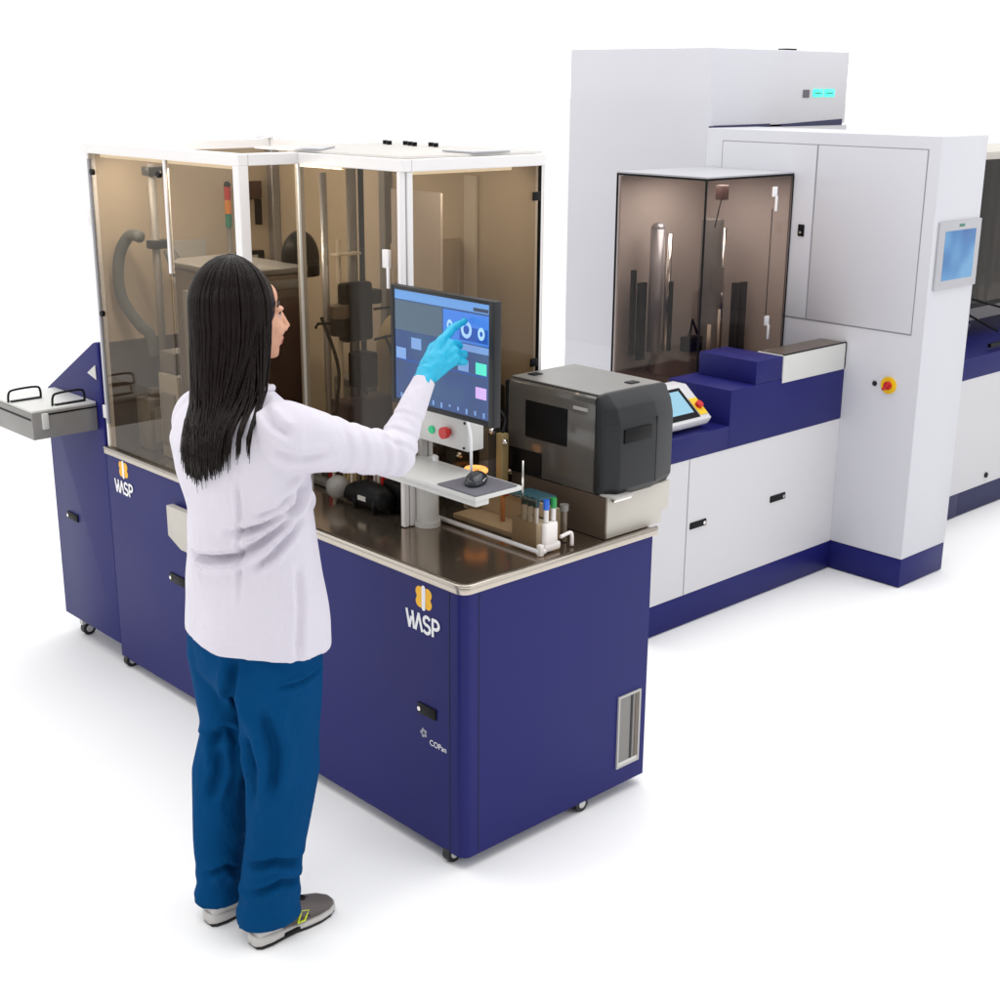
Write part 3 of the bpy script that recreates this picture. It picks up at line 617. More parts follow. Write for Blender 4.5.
for k in range(11):
    u = .07+.088*k; ui(u-.010, .935, u+.010, .935+.02+.03*rnd.random(), 'ico', 3)
b.build('screen', [UI[k] for k in keys], t)
# control box
t = thing('control_box', 'pale grey control box with red emergency button hanging below the monitor', 'control box', (.28, .36, 1.2))
part('housing', M['greyw'], t, .25, .315, .262, .50, 1.195, 1.298, bev=.004)
b = MB(); b.cyl((.25, .345, 1.243), (.238, .345, 1.243), .010); b.cyl((.238, .345, 1.243), (.222, .345, 1.243), .018, seg=24); b.build('stop_button', [M['red']], t, wn=True)
MB().cyl((.2495, .423, 1.236), (.243, .423, 1.236), .012, seg=20).build('start_button', M['gbtn'], t)
for (y, z) in ((.275, 1.282), (.278, 1.205)): MB().cyl((.2495, y, z), (.2475, y, z), .004, seg=12).build('screw', M['dark2'], t)
# tube rack and tubes
t = thing('tube_rack', 'white tube rack standing half behind the low guard glass on the worktop', 'tube rack', (.41, .12, ZC))
b = MB(); b.box(.372, .43, .052, .075, ZC+.004, ZC+.095, bev=.010, seg=3); b.box(.372, .44, .05, .072, ZC+.004, ZC+.03, bev=.008); b.build('end_block', M['rackw'], t, wn=True)
part('holder', M['rackt'], t, .374, .428, .0765, .20, ZC+.004, ZC+.085, bev=.004)
part('cover', M['teal'], t, .372, .46, .095, .21, ZC+.150, ZC+.158, bev=.003)
for i, (x, y, mm, z) in enumerate(((.386, .064, 'bcap', 1.01), (.417, .064, 'gcap', 1.01), (.38, .10, 'teal', 1.0), (.38, .125, 'teal', 1.0), (.38, .15, 'teal', 1.0))):
    lb = ['sample tube with blue cap at the rack end', 'sample tube with green cap at the rack end'][i] if i < 2 else 'dark capped sample tube behind the guard glass'
    if i >= 2: lb = ['dark capped tube nearest the glass edge', 'dark capped tube in the middle behind the guard glass', 'dark capped tube furthest behind the guard glass'][i-2]
    tt = thing('sample_tube', lb, 'tube', (x, y, ZC+.05), 'sample tubes in the white rack')
    MB().cyl((x, y, ZC+.097 if i < 2 else ZC+.0855), (x, y, ZC+.135), .0075, seg=16).build('tube', M['tube'], tt, smooth=False, wn=True)
    MB().cyl((x, y, ZC+.1355), (x, y, ZC+.165), .0095, seg=16).build('cap', M[mm], tt, wn=True)
o = MB().cyl((.40, .18, ZC+.002), (.40, .18, 1.16), .0035, seg=10).build('sensor_rod', M['chrome'], None, smooth=True); tag(o, 'thin upright metal rod between mouse shelf and printer', 'rod')
t = thing('glass_vial', 'clear vial standing behind the white tube rack under the printer', 'vial', (.50, .10, ZC)); MB().cyl((.50, .10, ZC+.002), (.50, .10, 1.0), .011, seg=16).build('body', M['brown'], t, wn=True); MB().cyl((.50, .10, 1.0005), (.50, .10, 1.02), .014, seg=16).build('cap', M['mid'], t, wn=True)

# ------------------------------------------------------------------ label printer
pb = thing('printer_base', 'pale beige pedestal under the label printer at the worktop edge', 'pedestal', (.75, .15, ZC))
b = MB(); b.poly([(.61, .022, ZC+.002), (.61, .022, 1.037), (.905, .022, 1.037), (.900, .022, .945), (.870, .022, .940), (.865, .022, ZC+.002)], (0, .20, 0), bev=.003); b.build('block', M['beige'], pb, wn=True)
part('side_cover', M['brown'], pb, .604, .6095, .024, .44, ZC+.002, 1.036)
part('rear_block', M['dark'], pb, .61, .88, .223, .44, ZC+.002, 1.036)
part('guide', M['grey'], pb, .60, .68, -.02, .05, 1.038, 1.046, bev=.002)
t = thing('label_printer', 'grey and charcoal industrial label printer at the right end of the worktop', 'printer', (.75, .2, 1.04))
PX0, PX1 = .60, .915
prof = [(PX0, 1.040), (PX0, 1.318), (PX0+.004, 1.336), (PX0+.018, 1.345), (PX1-.02, 1.345), (PX1, 1.33), (PX1, 1.04)]
b = MB(); b.poly([(x, .072, z) for x, z in prof], (0, .385, 0), bev=.003); body = b.build('body', M['taupe'], t, wn=True)
b = MB(); b.poly([(x, .0725, z) for x, z in ((PX0+.012, 1.3455), (PX0+.012, 1.349), (PX1-.015, 1.349), (PX1-.015, 1.3455))], (0, .380, 0)); b.build('lid', M['taupe2'], t, wn=True)
part('side_window', M['dark2'], t, PX0-.0022, PX0+.002, .19, .375, 1.165, 1.285, bev=.0015)
part('end_plate', M['dark2'], t, PX0-.004, PX1, .4575, .468, 1.08, 1.335, bev=.004)
part('lid_latch', M['dark2'], t, .66, .70, .40, .43, 1.3495, 1.352); part('lid_latch', M['dark2'], t, .80, .84, .11, .14, 1.3495, 1.352)
part('label_plate', M['grey'], t, PX0-.0032, PX0, .105, .165, 1.292, 1.302)
part('side_recess_shade', M['dark2'], t, PX0-.003, PX0+.001, .30, .456, 1.041, 1.12)  # flat black plate stands for the shadowed cutout
# faceted front cap
b = MB(); prf = [(.071, 1.032), (.071, 1.353), (.056, 1.353), (.014, 1.312), (-.002, 1.268), (-.004, 1.240), (-.004, 1.060), (.020, 1.032)]
rings_ = []
for (x, k, dz) in ((PX0-.006, .35, .012), (PX0+.002, .55, .006), (PX0+.032, 1., 0), (PX0+.200, 1., 0), (PX1-.016, .72, .004), (PX1+.004, .35, .014)):
    rings_.append([b.bm.verts.new((x, .071-(.071-y)*k, z-(dz if z > 1.1 else -dz))) for y, z in prf])
for A, B in zip(rings_, rings_[1:]):
    for k in range(8): b.bm.faces.new((A[k], A[(k+1) % 8], B[(k+1) % 8], B[k]))
b.bm.faces.new(rings_[0][::-1]); b.bm.faces.new(rings_[-1]); bmesh.ops.recalc_face_normals(b.bm, faces=b.bm.faces)
bmesh.ops.bevel(b.bm, geom=list(b.bm.edges), offset=.004, segments=2, affect='EDGES', profile=.5)
b.build('front_cover', M['dark'], t, wn=True)
part('label_slot', M['dark2'], t, PX0+.045, PX0+.168, -.0100, .0, 1.205, 1.248, bev=.0015)
part('cover_seam', M['dark2'], t, PX0+.197, PX0+.1985, -.0046, .0, 1.06, 1.268)
part('peel_bar', M['chrome'], t, PX0+.02, PX0+.10, .005, .02, 1.022, 1.028)

# ------------------------------------------------------------------ white incubator machine behind
W = thing('incubator_machine', 'large white and navy incubator machine with tall tower behind the blue machine', 'machine', (2.9, 1.5, 0))
XB, XB2, YW, YF, YT = 3.095, 3.488, .806, .42, 1.683
part('plinth', M['blue'], W, 1.70, XB-.002, YW, 1.9, .004, .141, bev=.003)
part('lower_cabinet', M['white2'], W, 1.70, XB-.001, YW+.002, 1.9, .1415, .747)
part('blue_band', M['blue'], W, 1.70, 2.24, YW-.001, 1.9, .7475, .850, bev=.002)
part('blue_band', M['blue'], W, 2.2405, XB-.001, YW-.001, 1.15, .7477, 1.004, bev=.002)
part('blue_band', M['blue'], W, 2.2406, XB-.001, 1.151, 1.9, .7479, .850, bev=.002)
part('blue_block', M['blue'], W, 2.41, 2.60, YW-.0005, 1.12, 1.0045, 1.106, bev=.002)
part('conveyor_strip', M['greyw'], W, 2.602, 3.085, YW-.004, YW+.14, .985, 1.108, bev=.002)
part('conveyor_cover', M['brown'], W, 2.61, 3.08, YW+.002, YW+.13, 1.1085, 1.112)
part('conveyor_edge', M['dark2'], W, 2.602, 3.088, YW-.0045, YW+.002, 1.1085, 1.113)
part('conveyor_edge', M['dark2'], W, 3.0855, 3.092, YW-.0045, YW+.14, .99, 1.108)
part('door_seam', M['seam'], W, 1.985, 1.989, YW+.0005, YW+.003, .145, .745)
latch(W, YW+.002, 2.008, 2.117, .433, .463, axis='y'); latch(W, YW+.002, 2.576, 2.690, .436, .467, axis='y')
# tall cabinet
part('plinth', M['blue'], W, XB+.003, XB2-.003, YF+.003, 2.6, .004, .141, bev=.003)
b = MB(); b.box(XB, XB2, YF, 2.618, .1415, 2.043, bev=.006); b.build('tall_cabinet', M['white'], W, wn=True)
dx = XB-.0045
def ydoor(y0, y1, z0, z1): part('door', M['white'], W, dx+.0005, XB+.001, y0, y1, z0, z1, bev=.0025)
ydoor(1.042, 1.580, 1.190, 1.984); ydoor(.483, 1.034, 1.190, 1.984)
for q in ((1.580, 1.585, 1.187, 1.988), (1.034, 1.042, 1.187, 1.988), (.478, .483, 1.187, 1.988)): part('door_seam', M['seam'], W, XB-.001, XB+.001, *q)
part('door_seam', M['seam'], W, XB-.0012, XB+.001, .479, 1.584, 1.9845, 1.988); part('door_seam', M['seam'], W, XB-.0012, XB+.001, .479, 1.584, 1.183, 1.1895)
l_ = MB().box(XB-.012, XB-.004, 1.078, 1.112, 1.57, 1.625, bev=.004).build('door_latch', M['dark2'], W, wn=True)
MB().cyl((XB-.012, 1.095, 1.588), (XB-.015, 1.095, 1.588), .006).build('lock', M['chrome'], l_)
b = MB(); b.cyl((XB-.001, .567, .945), (XB-.007, .567, .945), .039, seg=32); b.build('switch_plate', M['yellow'], W)
b = MB(); b.cyl((XB-.007, .567, .945), (XB-.020, .567, .945), .019, seg=24); b.box(XB-.030, XB-.019, .560, .574, .918, .972, bev=.003, xf=Matrix.Translation((0, .567, .945)) @ Matrix.Rotation(.7, 4, 'X') @ Matrix.Translation((0, -.567, -.945))); b.build('switch_knob', M['red'], W, wn=True)
MB().cyl((XB-.001, .640, .942), (XB-.004, .640, .942), .012, seg=20).build('key_switch', M['dark'], W)
# screen on the tall cabinet
part('display_frame', M['fr'], W, 3.128, 3.486, YF-.012, YF-.0005, 1.385, 1.682, bev=.003)
b = MB(); b.box(3.176, 3.440, YF-.0135, YF-.0122, 1.425, 1.640); dsp = b.build('display', M['scr2'], W)
text('iNFO', 'display_lettering', .022, Matrix.Translation((3.31, YF-.0128, 1.661)) @ FY, emis('display_mark_blue', (.05, .25, .40), .3), W) if False else None
b = MB()
for k in range(4): b.box(3.290+k*.012, 3.298+k*.012, YF-.0132, YF-.0121, 1.655, 1.667)
b.build('display_mark', M['sgr'], W)
# tower
b = MB(); b.poly([(XB-.003, YT, .88), (XB-.003, YT, 2.416), (4.278, YT, 2.416), (4.278, YT, 2.050), (XB+.05, YT, 2.050), (XB+.05, YT, .88)], (0, .933, 0), bev=.006); b.build('tower', M['white'], W, wn=True)
b = MB(); b.poly([(XB+.01, YT-.002, 2.040), (3.60, YT-.002, 2.040), (3.60, YT-.002, 2.056), (XB+.01, YT-.002, 2.050)], (0, .01, 0)); b.poly([(3.70, YT-.002, 2.040), (4.25, YT-.002, 2.040), (4.25, YT-.002, 2.072), (3.70, YT-.002, 2.052)], (0, .01, 0)); b.build('tower_gap_shade', M['bluedk'], W)  # dark wedges drawn as the shadow gap under the tower
part('tower_rear_body', M['white'], W, 3.50, 4.30, YT+.0, 2.6, .6, 2.0395)
part('tower_vent', M['dark2'], W, 3.74, 3.82, YT+.02, YT+.08, 2.4165, 2.425)
led = MB(); 
for (a, c_) in ((3.960, 4.050), (4.066, 4.156)):
    led.box(a, c_, YT-.004, YT-.0005, 2.186, 2.226, bev=.004)
led.build('status_light', emis('teal_status', (.06, .70, .50), 1.0), W, wn=True)
b = MB()
for (a, c_) in ((3.960, 4.050), (4.066, 4.156)):
    b.box(a+.015, c_-.015, YT-.0046, YT-.004, 2.203, 2.209)
b.build('status_mark', M['sgr'], W)
part('status_badge', M['pad'], W, 3.872, 3.928, YT-.003, YT-.0005, 2.182, 2.222)
# bronze glass box
XG, YG, ZG0, ZG = 2.448, 1.156, .870, 1.850
part('glass_box_panel', M['glass2'], W, XG, XG+.006, YG+.007, YT, ZG0, ZG)
part('glass_box_panel', M['glass2'], W, XG, XB-.006, YG, YG+.006, ZG0, ZG)
part('glass_box_top', M['fr'], W, XG+.001, XB-.005, YG+.001, YT-.001, ZG+.003, ZG+.010)
b = MB(); b.box(XG-.002, XG+.008, YG-.001, YT-.001, ZG-.006, ZG+.0025); b.box(XG+.0085, XB-.006, YG-.002, YG+.008, ZG-.006, ZG+.0025); b.box(XG-.001, XG+.0055, YG+.0005, YG+.008, ZG0, ZG-.0065); b.box(XG-.002, XG+.004, YT-.009, YT-.0015, ZG0, ZG-.0065); b.box(XB-.012, XB-.006, YG-.003, YG-.0002, 1.02, ZG-.0065)
b.build('glass_box_edge', M['dark2'], W)
part('glass_box_sill', M['greyw'], W, XG-.012, XG+.10, YG-.012, YT, ZG0-.018, ZG0-.001)
for z in (1.735, 1.14):
    b = MB(); b.box(2.925, 2.955, YG-.010, YG-.0008, z+.02, z+.065, bev=.002); b.box(2.938, 2.950, YG-.018, YG-.0105, z-.045, z+.025, bev=.002); b.build('hinge', M['wlogo'], W, wn=True)
part('glass_seam', M['dark2'], W, 2.936, 2.940, YG-.0008, YG+.001, 1.18, 1.70)
# interior liner seen through the glass box
part('inner_wall', M['pink'], W, XB-.014, XB-.0055, YG+.01, YT-.003, ZG0, ZG-.01)
part('inner_wall', M['pink'], W, XG+.02, XB-.015, YT-.012, YT-.003, ZG0, ZG-.01)
part('inner_deck', M['brown'], W, XG+.012, XB-.015, YG+.012, YT-.0125, .8505, .93, bev=.01)
bs = MB(); bs.cyl((2.72, 1.44, .931), (2.72, 1.44, 1.02), .19, .17, seg=40); bs.build('carousel', M['brown'], W, wn=True)
b = MB(); b.cyl((2.60, 1.55, 1.021), (2.60, 1.55, 1.60), .034, seg=28); b.sph((2.60, 1.55, 1.60), (.034, .034, .03)); b.build('storage_column', M['alug'], W, smooth=True)
b = MB(); b.cyl((2.66, 1.53, 1.021), (2.66, 1.53, 1.575), .017, seg=20); b.build('storage_column', M['chrome'], W, smooth=True)
b = MB(); b.cyl((2.84, 1.42, 1.021), (2.84, 1.42, 1.64), .052, seg=28, caps=True); b.build('storage_column', M['mid'], W, wn=True)
b = MB(); b.cyl((2.88, 1.38, 1.021), (2.88, 1.38, 1.60), .014, seg=20); b.build('storage_column', M['chrome'], W, smooth=True)
b = MB(); b.box(2.495, 2.52, 1.60, 1.62, 1.0, 1.41, bev=.004); b.box(2.521, 2.575, 1.58, 1.60, .98, 1.35, bev=.004); b.build('gripper_finger', M['dark2'], W, wn=True)
b = MB(); b.box(2.972, 3.02, 1.33, 1.35, 1.0, 1.34, bev=.004); b.box(2.93, 2.955, 1.33, 1.36, 1.0, 1.34, bev=.004); b.build('gripper_finger', M['dark'], W, wn=True)
part('gripper_finger', M['dark2'], W, 2.62, 2.635, 1.47, 1.49, 1.03, 1.36, bev=.003)
b = MB(); b.box(2.66, 2.76, 1.38, 1.44, 1.03, 1.10, bev=.006); b.box(2.70, 2.73, 1.37, 1.379, 1.04, 1.08); b.tube([(2.68, 1.40, 1.10), (2.70, 1.40, 1.18), (2.74, 1.40, 1.11)], .007); b.build('picker', M['dark2'], W, wn=True)
b = MB(); b.cyl((2.70, 1.30, 1.021), (2.70, 1.30, 1.17), .009); b.cyl((2.745, 1.28, 1.021), (2.745, 1.28, 1.24), .006); b.build('guide_pin', M['tan2'], W, smooth=True)
part('camera_head', M['dbrown'], W, 2.68, 2.73, 1.25, 1.29, 1.745, 1.81, bev=.004)
MB().tube([(2.70, 1.27, 1.745), (2.70, 1.28, 1.70), (2.69, 1.29, 1.62)], .003, seg=6).build('camera_cable', M['dark'], W, smooth=True)
b = MB(); b.box(2.78, 2.86, 1.355, 1.359, 1.30, 1.42); b.build('label_card', M['mid'], W)
# operator panel on the low counter
t = thing('operator_panel', 'small white tilted touch panel with yellow stop button standing behind the printer', 'control panel', (1.95, .90, .85))
b = MB(); b.poly([(1.86, .830, .900), (1.86, .977, 1.020), (1.86, 1.05, 1.020), (1.86, 1.05, .8515), (1.86, .89, .8515), (1.86, .85, .870)], (.288, 0, 0), bev=.004); b.build('housing', M['white2'], t, wn=True)
sl = Vector((0, .147, .120)); nn = Vector((0, -.120, .147)).normalized()
def onslope(b, x0, x1, a0, a1, l0, l1, mi=0):
    P = Vector((0, .830, .900)); pts = [Vector((x, 0, 0)) + P + sl*a + nn*l0 for x, a in ((x0, a0), (x1, a0), (x1, a1), (x0, a1))]
    b.poly(pts, nn*(l1-l0), mi=mi)
b = MB(); onslope(b, 1.89, 2.085, .08, .92, .0005, .003); b.build('screen_frame', M['dark2'], t)
b = MB(); onslope(b, 1.92, 2.065, .22, .84, .0032, .0036); b.build('screen', emis('pale_blue_display', (.16, .30, .38), .8), t)
b = MB(); onslope(b, 2.092, 2.140, .12, .58, .0005, .004); b.build('stop_plate', M['yellow'], t)
P = Vector((2.116, .830, .900)) + sl*.36
b = MB(); b.cyl(P+nn*.004, P+nn*.02, .017, seg=20); b.build('stop_button', M['red'], t, wn=True)

# ------------------------------------------------------------------ second white machine at the right edge
W2 = thing('incubator_machine', 'white and navy machine half cut off at the far right edge, behind the tall cabinet', 'machine', (4.9, 1.5, 0))
part('plinth', M['bluedk'], W2, 4.31, 7.6, YW, 2.2, .004, .135, bev=.003); part('lower_cabinet', M['white2'], W2, 4.31, 7.6, YW+.002, 2.2, .1355, .766)
part('plinth', M['bluedk'], W2, 3.60, 4.3098, YW, 1.68, .004, .135); part('lower_cabinet', M['white2'], W2, 3.60, 4.3098, YW+.002, 1.68, .1355, .766)
part('blue_band', M['blue'], W2, 3.60, 7.6, YW-.001, 1.66, .7665, .880, bev=.002)
b = MB(); b.poly([(4.24, 1.0, .881), (4.52, 1.0, .881), (4.62, 1.0, 1.0), (4.30, 1.0, 1.0)], (0, .4, 0), bev=.003); b.build('blue_block', M['bluedk'], W2, wn=True)
part('deck', M['white2'], W2, 3.62, 7.55, 1.41, 1.65, .8805, 1.09, bev=.004)
b = MB(); b.box(4.55, 5.2, YW+.03, YW+.05, .9, .92); b.tube([(4.62, .84, .98), (4.50, 1.10, 1.12), (4.62, 1.18, 1.16), (4.95, .95, 1.05)], .007, seg=6); b.build('tray_frame', M['dark2'], W2)
part('rear_wall', M['dbrown'], W2, 3.7, 7.6, 1.67, 1.69, 1.0, 1.885); part('inner_wall', M['dbrown'], W2, 4.2, 4.30, 1.40, 1.66, 1.10, 1.85)
part('top_rail', M['beige'], W2, 3.62, 7.6, 1.10, 1.66, 1.865, 1.905, bev=.003)
part('glass_panel', M['glass3'], W2, 3.7, 7.6, 1.10, 1.106, 1.08, 1.864); part('glass_edge', M['dark2'], W2, 3.7, 7.6, 1.098, 1.108, 1.055, 1.079)
for k, (x, mm) in enumerate(((4.75, 'mid'), (4.84, 'dark'), (4.93, 'alug'), (5.06, 'brown'), (5.2, 'dark'), (5.02, 'chrome'), (5.35, 'alug'))): MB().cyl((x, 1.3, 1.0), (x, 1.3, 1.86), .02, seg=16).build('column', M[mm], W2, wn=True)
part('fitting', M['alug'], W2, 4.78, 4.84, 1.26, 1.285, 1.52, 1.545); part('mover', M['dark2'], W2, 4.90, 5.02, 1.2, 1.26, 1.35, 1.42, bev=.005)
latch(W2, YW+.002, 4.72, 4.80, .56, .63, axis='y'); MB().cyl((4.60, YW+.002, .185), (4.60, YW-.006, .185), .015).build('key_switch', M['dark2'], W2)

# ------------------------------------------------------------------ operator
def remesh(bm, voxel, it=6, fac=.5):
    me = bpy.data.meshes.new('tmp'); bm.bm.to_mesh(me); bm.bm.free()
    o = bpy.data.objects.new('tmp', me); C.objects.link(o)
    r = o.modifiers.new('r', 'REMESH'); r.mode = 'VOXEL'; r.voxel_size = voxel; r.use_smooth_shade = True
    s_ = o.modifiers.new('s', 'SMOOTH'); s_.factor = fac; s_.iterations = it
    dg = bpy.context.evaluated_depsgraph_get(); dg.update()
    out = bpy.data.meshes.new_from_object(o.evaluated_get(dg)); bpy.data.objects.remove(o)
    for p in out.polygons: p.use_smooth = True
    return out
def coords(me):
    n = len(me.vertices); a = np.empty(n*3, np.float32); me.vertices.foreach_get('co', a); b = np.empty(n*3, np.float32); me.vertices.foreach_get('normal', b)
    return a.reshape(-1, 3), b.reshape(-1, 3)
def setco(me, a): me.vertices.foreach_set('co', a.astype(np.float32).ravel()); me.update()
def wob(co, sc_, seed, amp):                         # smooth 3-D noise from sines
    rs = np.random.RandomState(seed); o = np.zeros(len(co))
    for k in range(9):
        d = rs.normal(size=3); d /= np.linalg.norm(d); o += np.sin(co @ d * sc_ * rs.uniform(.6, 1.6) + rs.uniform(0, 6.3))
    return amp*o/3
def seg_d(co, line):
    best = np.full(len(co), 9.); tt = np.zeros(len(co)); L = len(line)-1
    for i in range(L):
        a = np.array(line[i]); b_ = np.array(line[i+1]); d = b_-a; t_ = np.clip(((co-a)@d)/(d@d), 0, 1)
        q = np.linalg.norm(co-(a+t_[:, None]*d), axis=1); m_ = q < best; best[m_] = q[m_]; tt[m_] = (i+t_[m_])/L
    return best, tt
UR = np.array((.836, -.548, 0)); VW = np.array((.548, .836, 0))
def folds(co, no, lines, cap_=None):
    """fold lines drawn on the side of the garment that faces the (UR, z) plane: (points (u,z), amplitude, width)"""
    P = np.stack([co@UR, co[:, 2]], 1); facing = np.clip(-(no@VW)*1.6+.2, 0, 1); d = np.zeros(len(co))
    for pts, amp, wd in lines:
        q, t_ = seg_d(P, pts); taper = np.clip(np.minimum(t_, 1-t_)*5+.15, 0, 1)
        d += amp*taper*(-np.exp(-(q/wd)**2)+.75*np.exp(-((q-wd*1.8)/(wd*1.1))**2))*facing
    return d
op = thing('person', 'woman in white lab coat and blue scrubs, gloved finger on the touch monitor', 'person', (-.60, .21, 0))
F = Vector((.99, -.14, 0)).normalized(); L_ = Vector((.14, .99, 0)).normalized(); U_ = Vector((0, 0, 1))
Hc = Vector((-.530, .216, 1.697)); HR = Matrix((F, L_, U_)).transposed()
def H(f, l, u): return Hc + F*f + L_*l + U_*u
SR = Vector((-.540, .035, 1.425)); ER = Vector((-.235, .010, 1.325)); WR = Vector((-.060, .083, 1.500))
SL = Vector((-.580, .372, 1.415)); EL = Vector((-.450, .420, 1.17)); WL = Vector((-.46, .27, 1.13))
KN = [Vector((.022, .108, 1.583)), Vector((.034, .092, 1.570)), Vector((.036, .078, 1.553)), Vector((.030, .066, 1.536))]
def hand(b, g, W_, K):
    """palm plus four fingers and a thumb; index extended on to the screen, the others curled"""
    for i, k in enumerate(K): b.cap(W_ + (K[i]-W_)*.18 + Vector((0, 0, .010-.007*i)), k, .017+g, .0125+g, 14)
    b.cap(WR if W_ is WR else W_, W_ + (K[1]-W_)*.5, .025+g, .024+g, 16)
    i0 = K[0]
    return b
def right_hand(b, g):
    hand(b, g, WR, KN)
    b.cap(KN[0], Vector((.068, .122, 1.605)), .0115+g, .0095+g, 14); b.cap(Vector((.068, .122, 1.605)), Vector((.107, .118, 1.622)), .0095+g, .0070+g, 14)
    for k, (c1, c2, c3) in enumerate((((.072, .098, 1.562), (.070, .128, 1.552), (.050, .135, 1.552)), ((.070, .078, 1.540), (.066, .108, 1.532), (.048, .118, 1.536)), ((.058, .062, 1.523), (.054, .090, 1.517), (.040, .100, 1.522)))):
        r = .0105-.0008*k; b.cap(KN[k+1], Vector(c1), r+g, r+g-.001, 12); b.cap(Vector(c1), Vector(c2), r+g-.001, r+g-.002, 12); b.cap(Vector(c2), Vector(c3), r+g-.002, r+g-.003, 12)
    b.cap(WR+Vector((.012, .022, .018)), Vector((.015, .140, 1.560)), .014+g, .0115+g, 12); b.cap(Vector((.015, .140, 1.560)), Vector((.050, .148, 1.572)), .0110+g, .0085+g, 12)
def left_hand(b, g):
    K = [WL+Vector(q) for q in ((.055, -.045, -.005), (.050, -.055, .012), (.042, -.058, .027), (.030, -.056, .038))]
    for k in K: b.cap(WL, k, .019+g, .012+g, 12)
    for i, k in enumerate(K):
        d1 = Vector((.006, -.036+.003*i, -.012)); b.cap(k, k+d1, .010+g, .009+g, 12); b.cap(k+d1, k+d1+Vector((-.022, -.014, -.018)), .009+g, .0075+g, 12)
    b.cap(WL+Vector((.01, 0, -.012)), WL+Vector((.055, -.02, -.040)), .013+g, .0095+g, 12); b.cap(WL+Vector((.055, -.02, -.040)), WL+Vector((.070, -.050, -.045)), .0095+g, .008+g, 12)
# --- body, one continuous surface
b = MB()
b.sph(H(-.018, 0, .018), (.094, .075, .103), 28, rot=HR); b.sph(H(.036, 0, -.035), (.058, .060, .082), 24, rot=HR)
b.sph(H(.052, 0, -.092), (.034, .034, .026), 18, rot=HR); b.sph(H(.070, 0, -.104), (.016, .018, .014), 14, rot=HR)
b.sph(H(.056, 0, .040), (.026, .045, .035), 18, rot=HR)
for s_ in (-1, 1):
    b.sph(H(.068, s_*.030, .012), (.020, .026, .009), 14, rot=HR); b.sph(H(.058, s_*.036, -.038), (.030, .024, .026), 16, rot=HR)
    b.sph(H(.100, s_*.010, -.045), (.010, .008, .007), 10, rot=HR); b.sph(H(-.005, s_*.078, -.015), (.017, .008, .030), 12, rot=HR)
b.cap(H(.088, 0, .004), H(.108, 0, -.034), .008, .0095, 12); b.sph(H(.111, 0, -.038), (.010, .010, .008), 12, rot=HR)
b.sph(H(.086, 0, -.066), (.014, .023, .0065), 14, rot=HR); b.sph(H(.085, 0, -.078), (.013, .019, .0065), 14, rot=HR)
b.cap(H(-.010, 0, -.075), Vector((-.555, .205, 1.50)), .052, .060, 20)
NB = Vector((-.565, .205, 1.46))
b.loft([((-.56, .205, 1.50), (.05, 0, 0), (0, .07, 0)), ((-.565, .205, 1.45), (.085, 0, 0), (0, .16, 0)), ((-.565, .205, 1.38), (.10, 0, 0), (0, .175, 0)), ((-.565, .205, 1.22), (.098, 0, 0), (0, .135, 0)), ((-.56, .205, 1.12), (.09, 0, 0), (0, .125, 0)), ((-.56, .205, .98), (.10, 0, 0), (0, .155, 0)), ((-.56, .205, .86), (.095, 0, 0), (0, .15, 0))])
b.cap(SR, ER, .046, .036); b.cap(ER, WR, .036, .024); b.cap(SL, EL, .046, .036); b.cap(EL, WL, .036, .024)
right_hand(b, 0); left_hand(b, 0)
AR, KR, AL, KL = Vector((-.600, .135, .08)), Vector((-.548, .115, .47)), Vector((-.640, .300, .08)), Vector((-.592, .293, .47))
b.cap(Vector((-.555, .135, .88)), KR, .080, .055); b.cap(KR, AR, .052, .036); b.cap(Vector((-.565, .285, .88)), KL, .068, .045); b.cap(KL, AL, .045, .034)
b.cap(AR, AR+Vector((.10, 0, -.035)), .034, .028); b.cap(AL, AL+Vector((.10, 0, -.035)), .034, .028)
me = remesh(b, .0042, 3)
me.materials.append(M['skin']); me.materials.append(M['lip'])
co, no = coords(me)
lp = np.array(H(.097, 0, -.072)); q = (co-lp)@np.array(HR)
lipm = (np.abs(q[:, 0]) < .012) & (np.abs(q[:, 1]) < .021) & (np.abs(q[:, 2]) < .011)
for p in me.polygons:
    if all(lipm[v] for v in p.vertices): p.material_index = 1
body_ = addobj('body', me, op)
for s_ in (-1, 1):
    e = MB(); e.sph(H(.070, s_*.030, -.004), .0110, 16); eo = e.build('eye', M['eyew'], body_, smooth=True)
    e = MB(); e.sph(H(.0775, s_*.030, -.004), (.005, .006, .006), 12); e.build('iris', M['iris'], eo, smooth=True)
    e = MB(); e.tube([H(.081, s_*.014, .022), H(.078, s_*.032, .027), H(.064, s_*.050, .021)], .0024, smooth=4, seg=6); e.build('eyebrow', M['hair'], body_, smooth=True)
    e = MB(); e.tube([H(.080, s_*.018, .001), H(.082, s_*.030, .005), H(.072, s_*.044, .001)], .0024, smooth=4, seg=6); e.build('eyelash', M['hair'], body_, smooth=True)
# --- glove
b = MB(); right_hand(b, .0024); b.cyl(WR+(WR-ER).normalized()*-.040, WR+(WR-ER).normalized()*.012, .0285, .0285, 24)
me = remesh(b, .0026, 2); co, no = coords(me); setco(me, co + no*wob(co, 160, 3, .0012)[:, None]); me.materials.append(M['glove']); addobj('glove', me, op)
b = MB(); left_hand(b, .0024); me = remesh(b, .0035, 2); me.materials.append(M['glove']); addobj('glove', me, op)
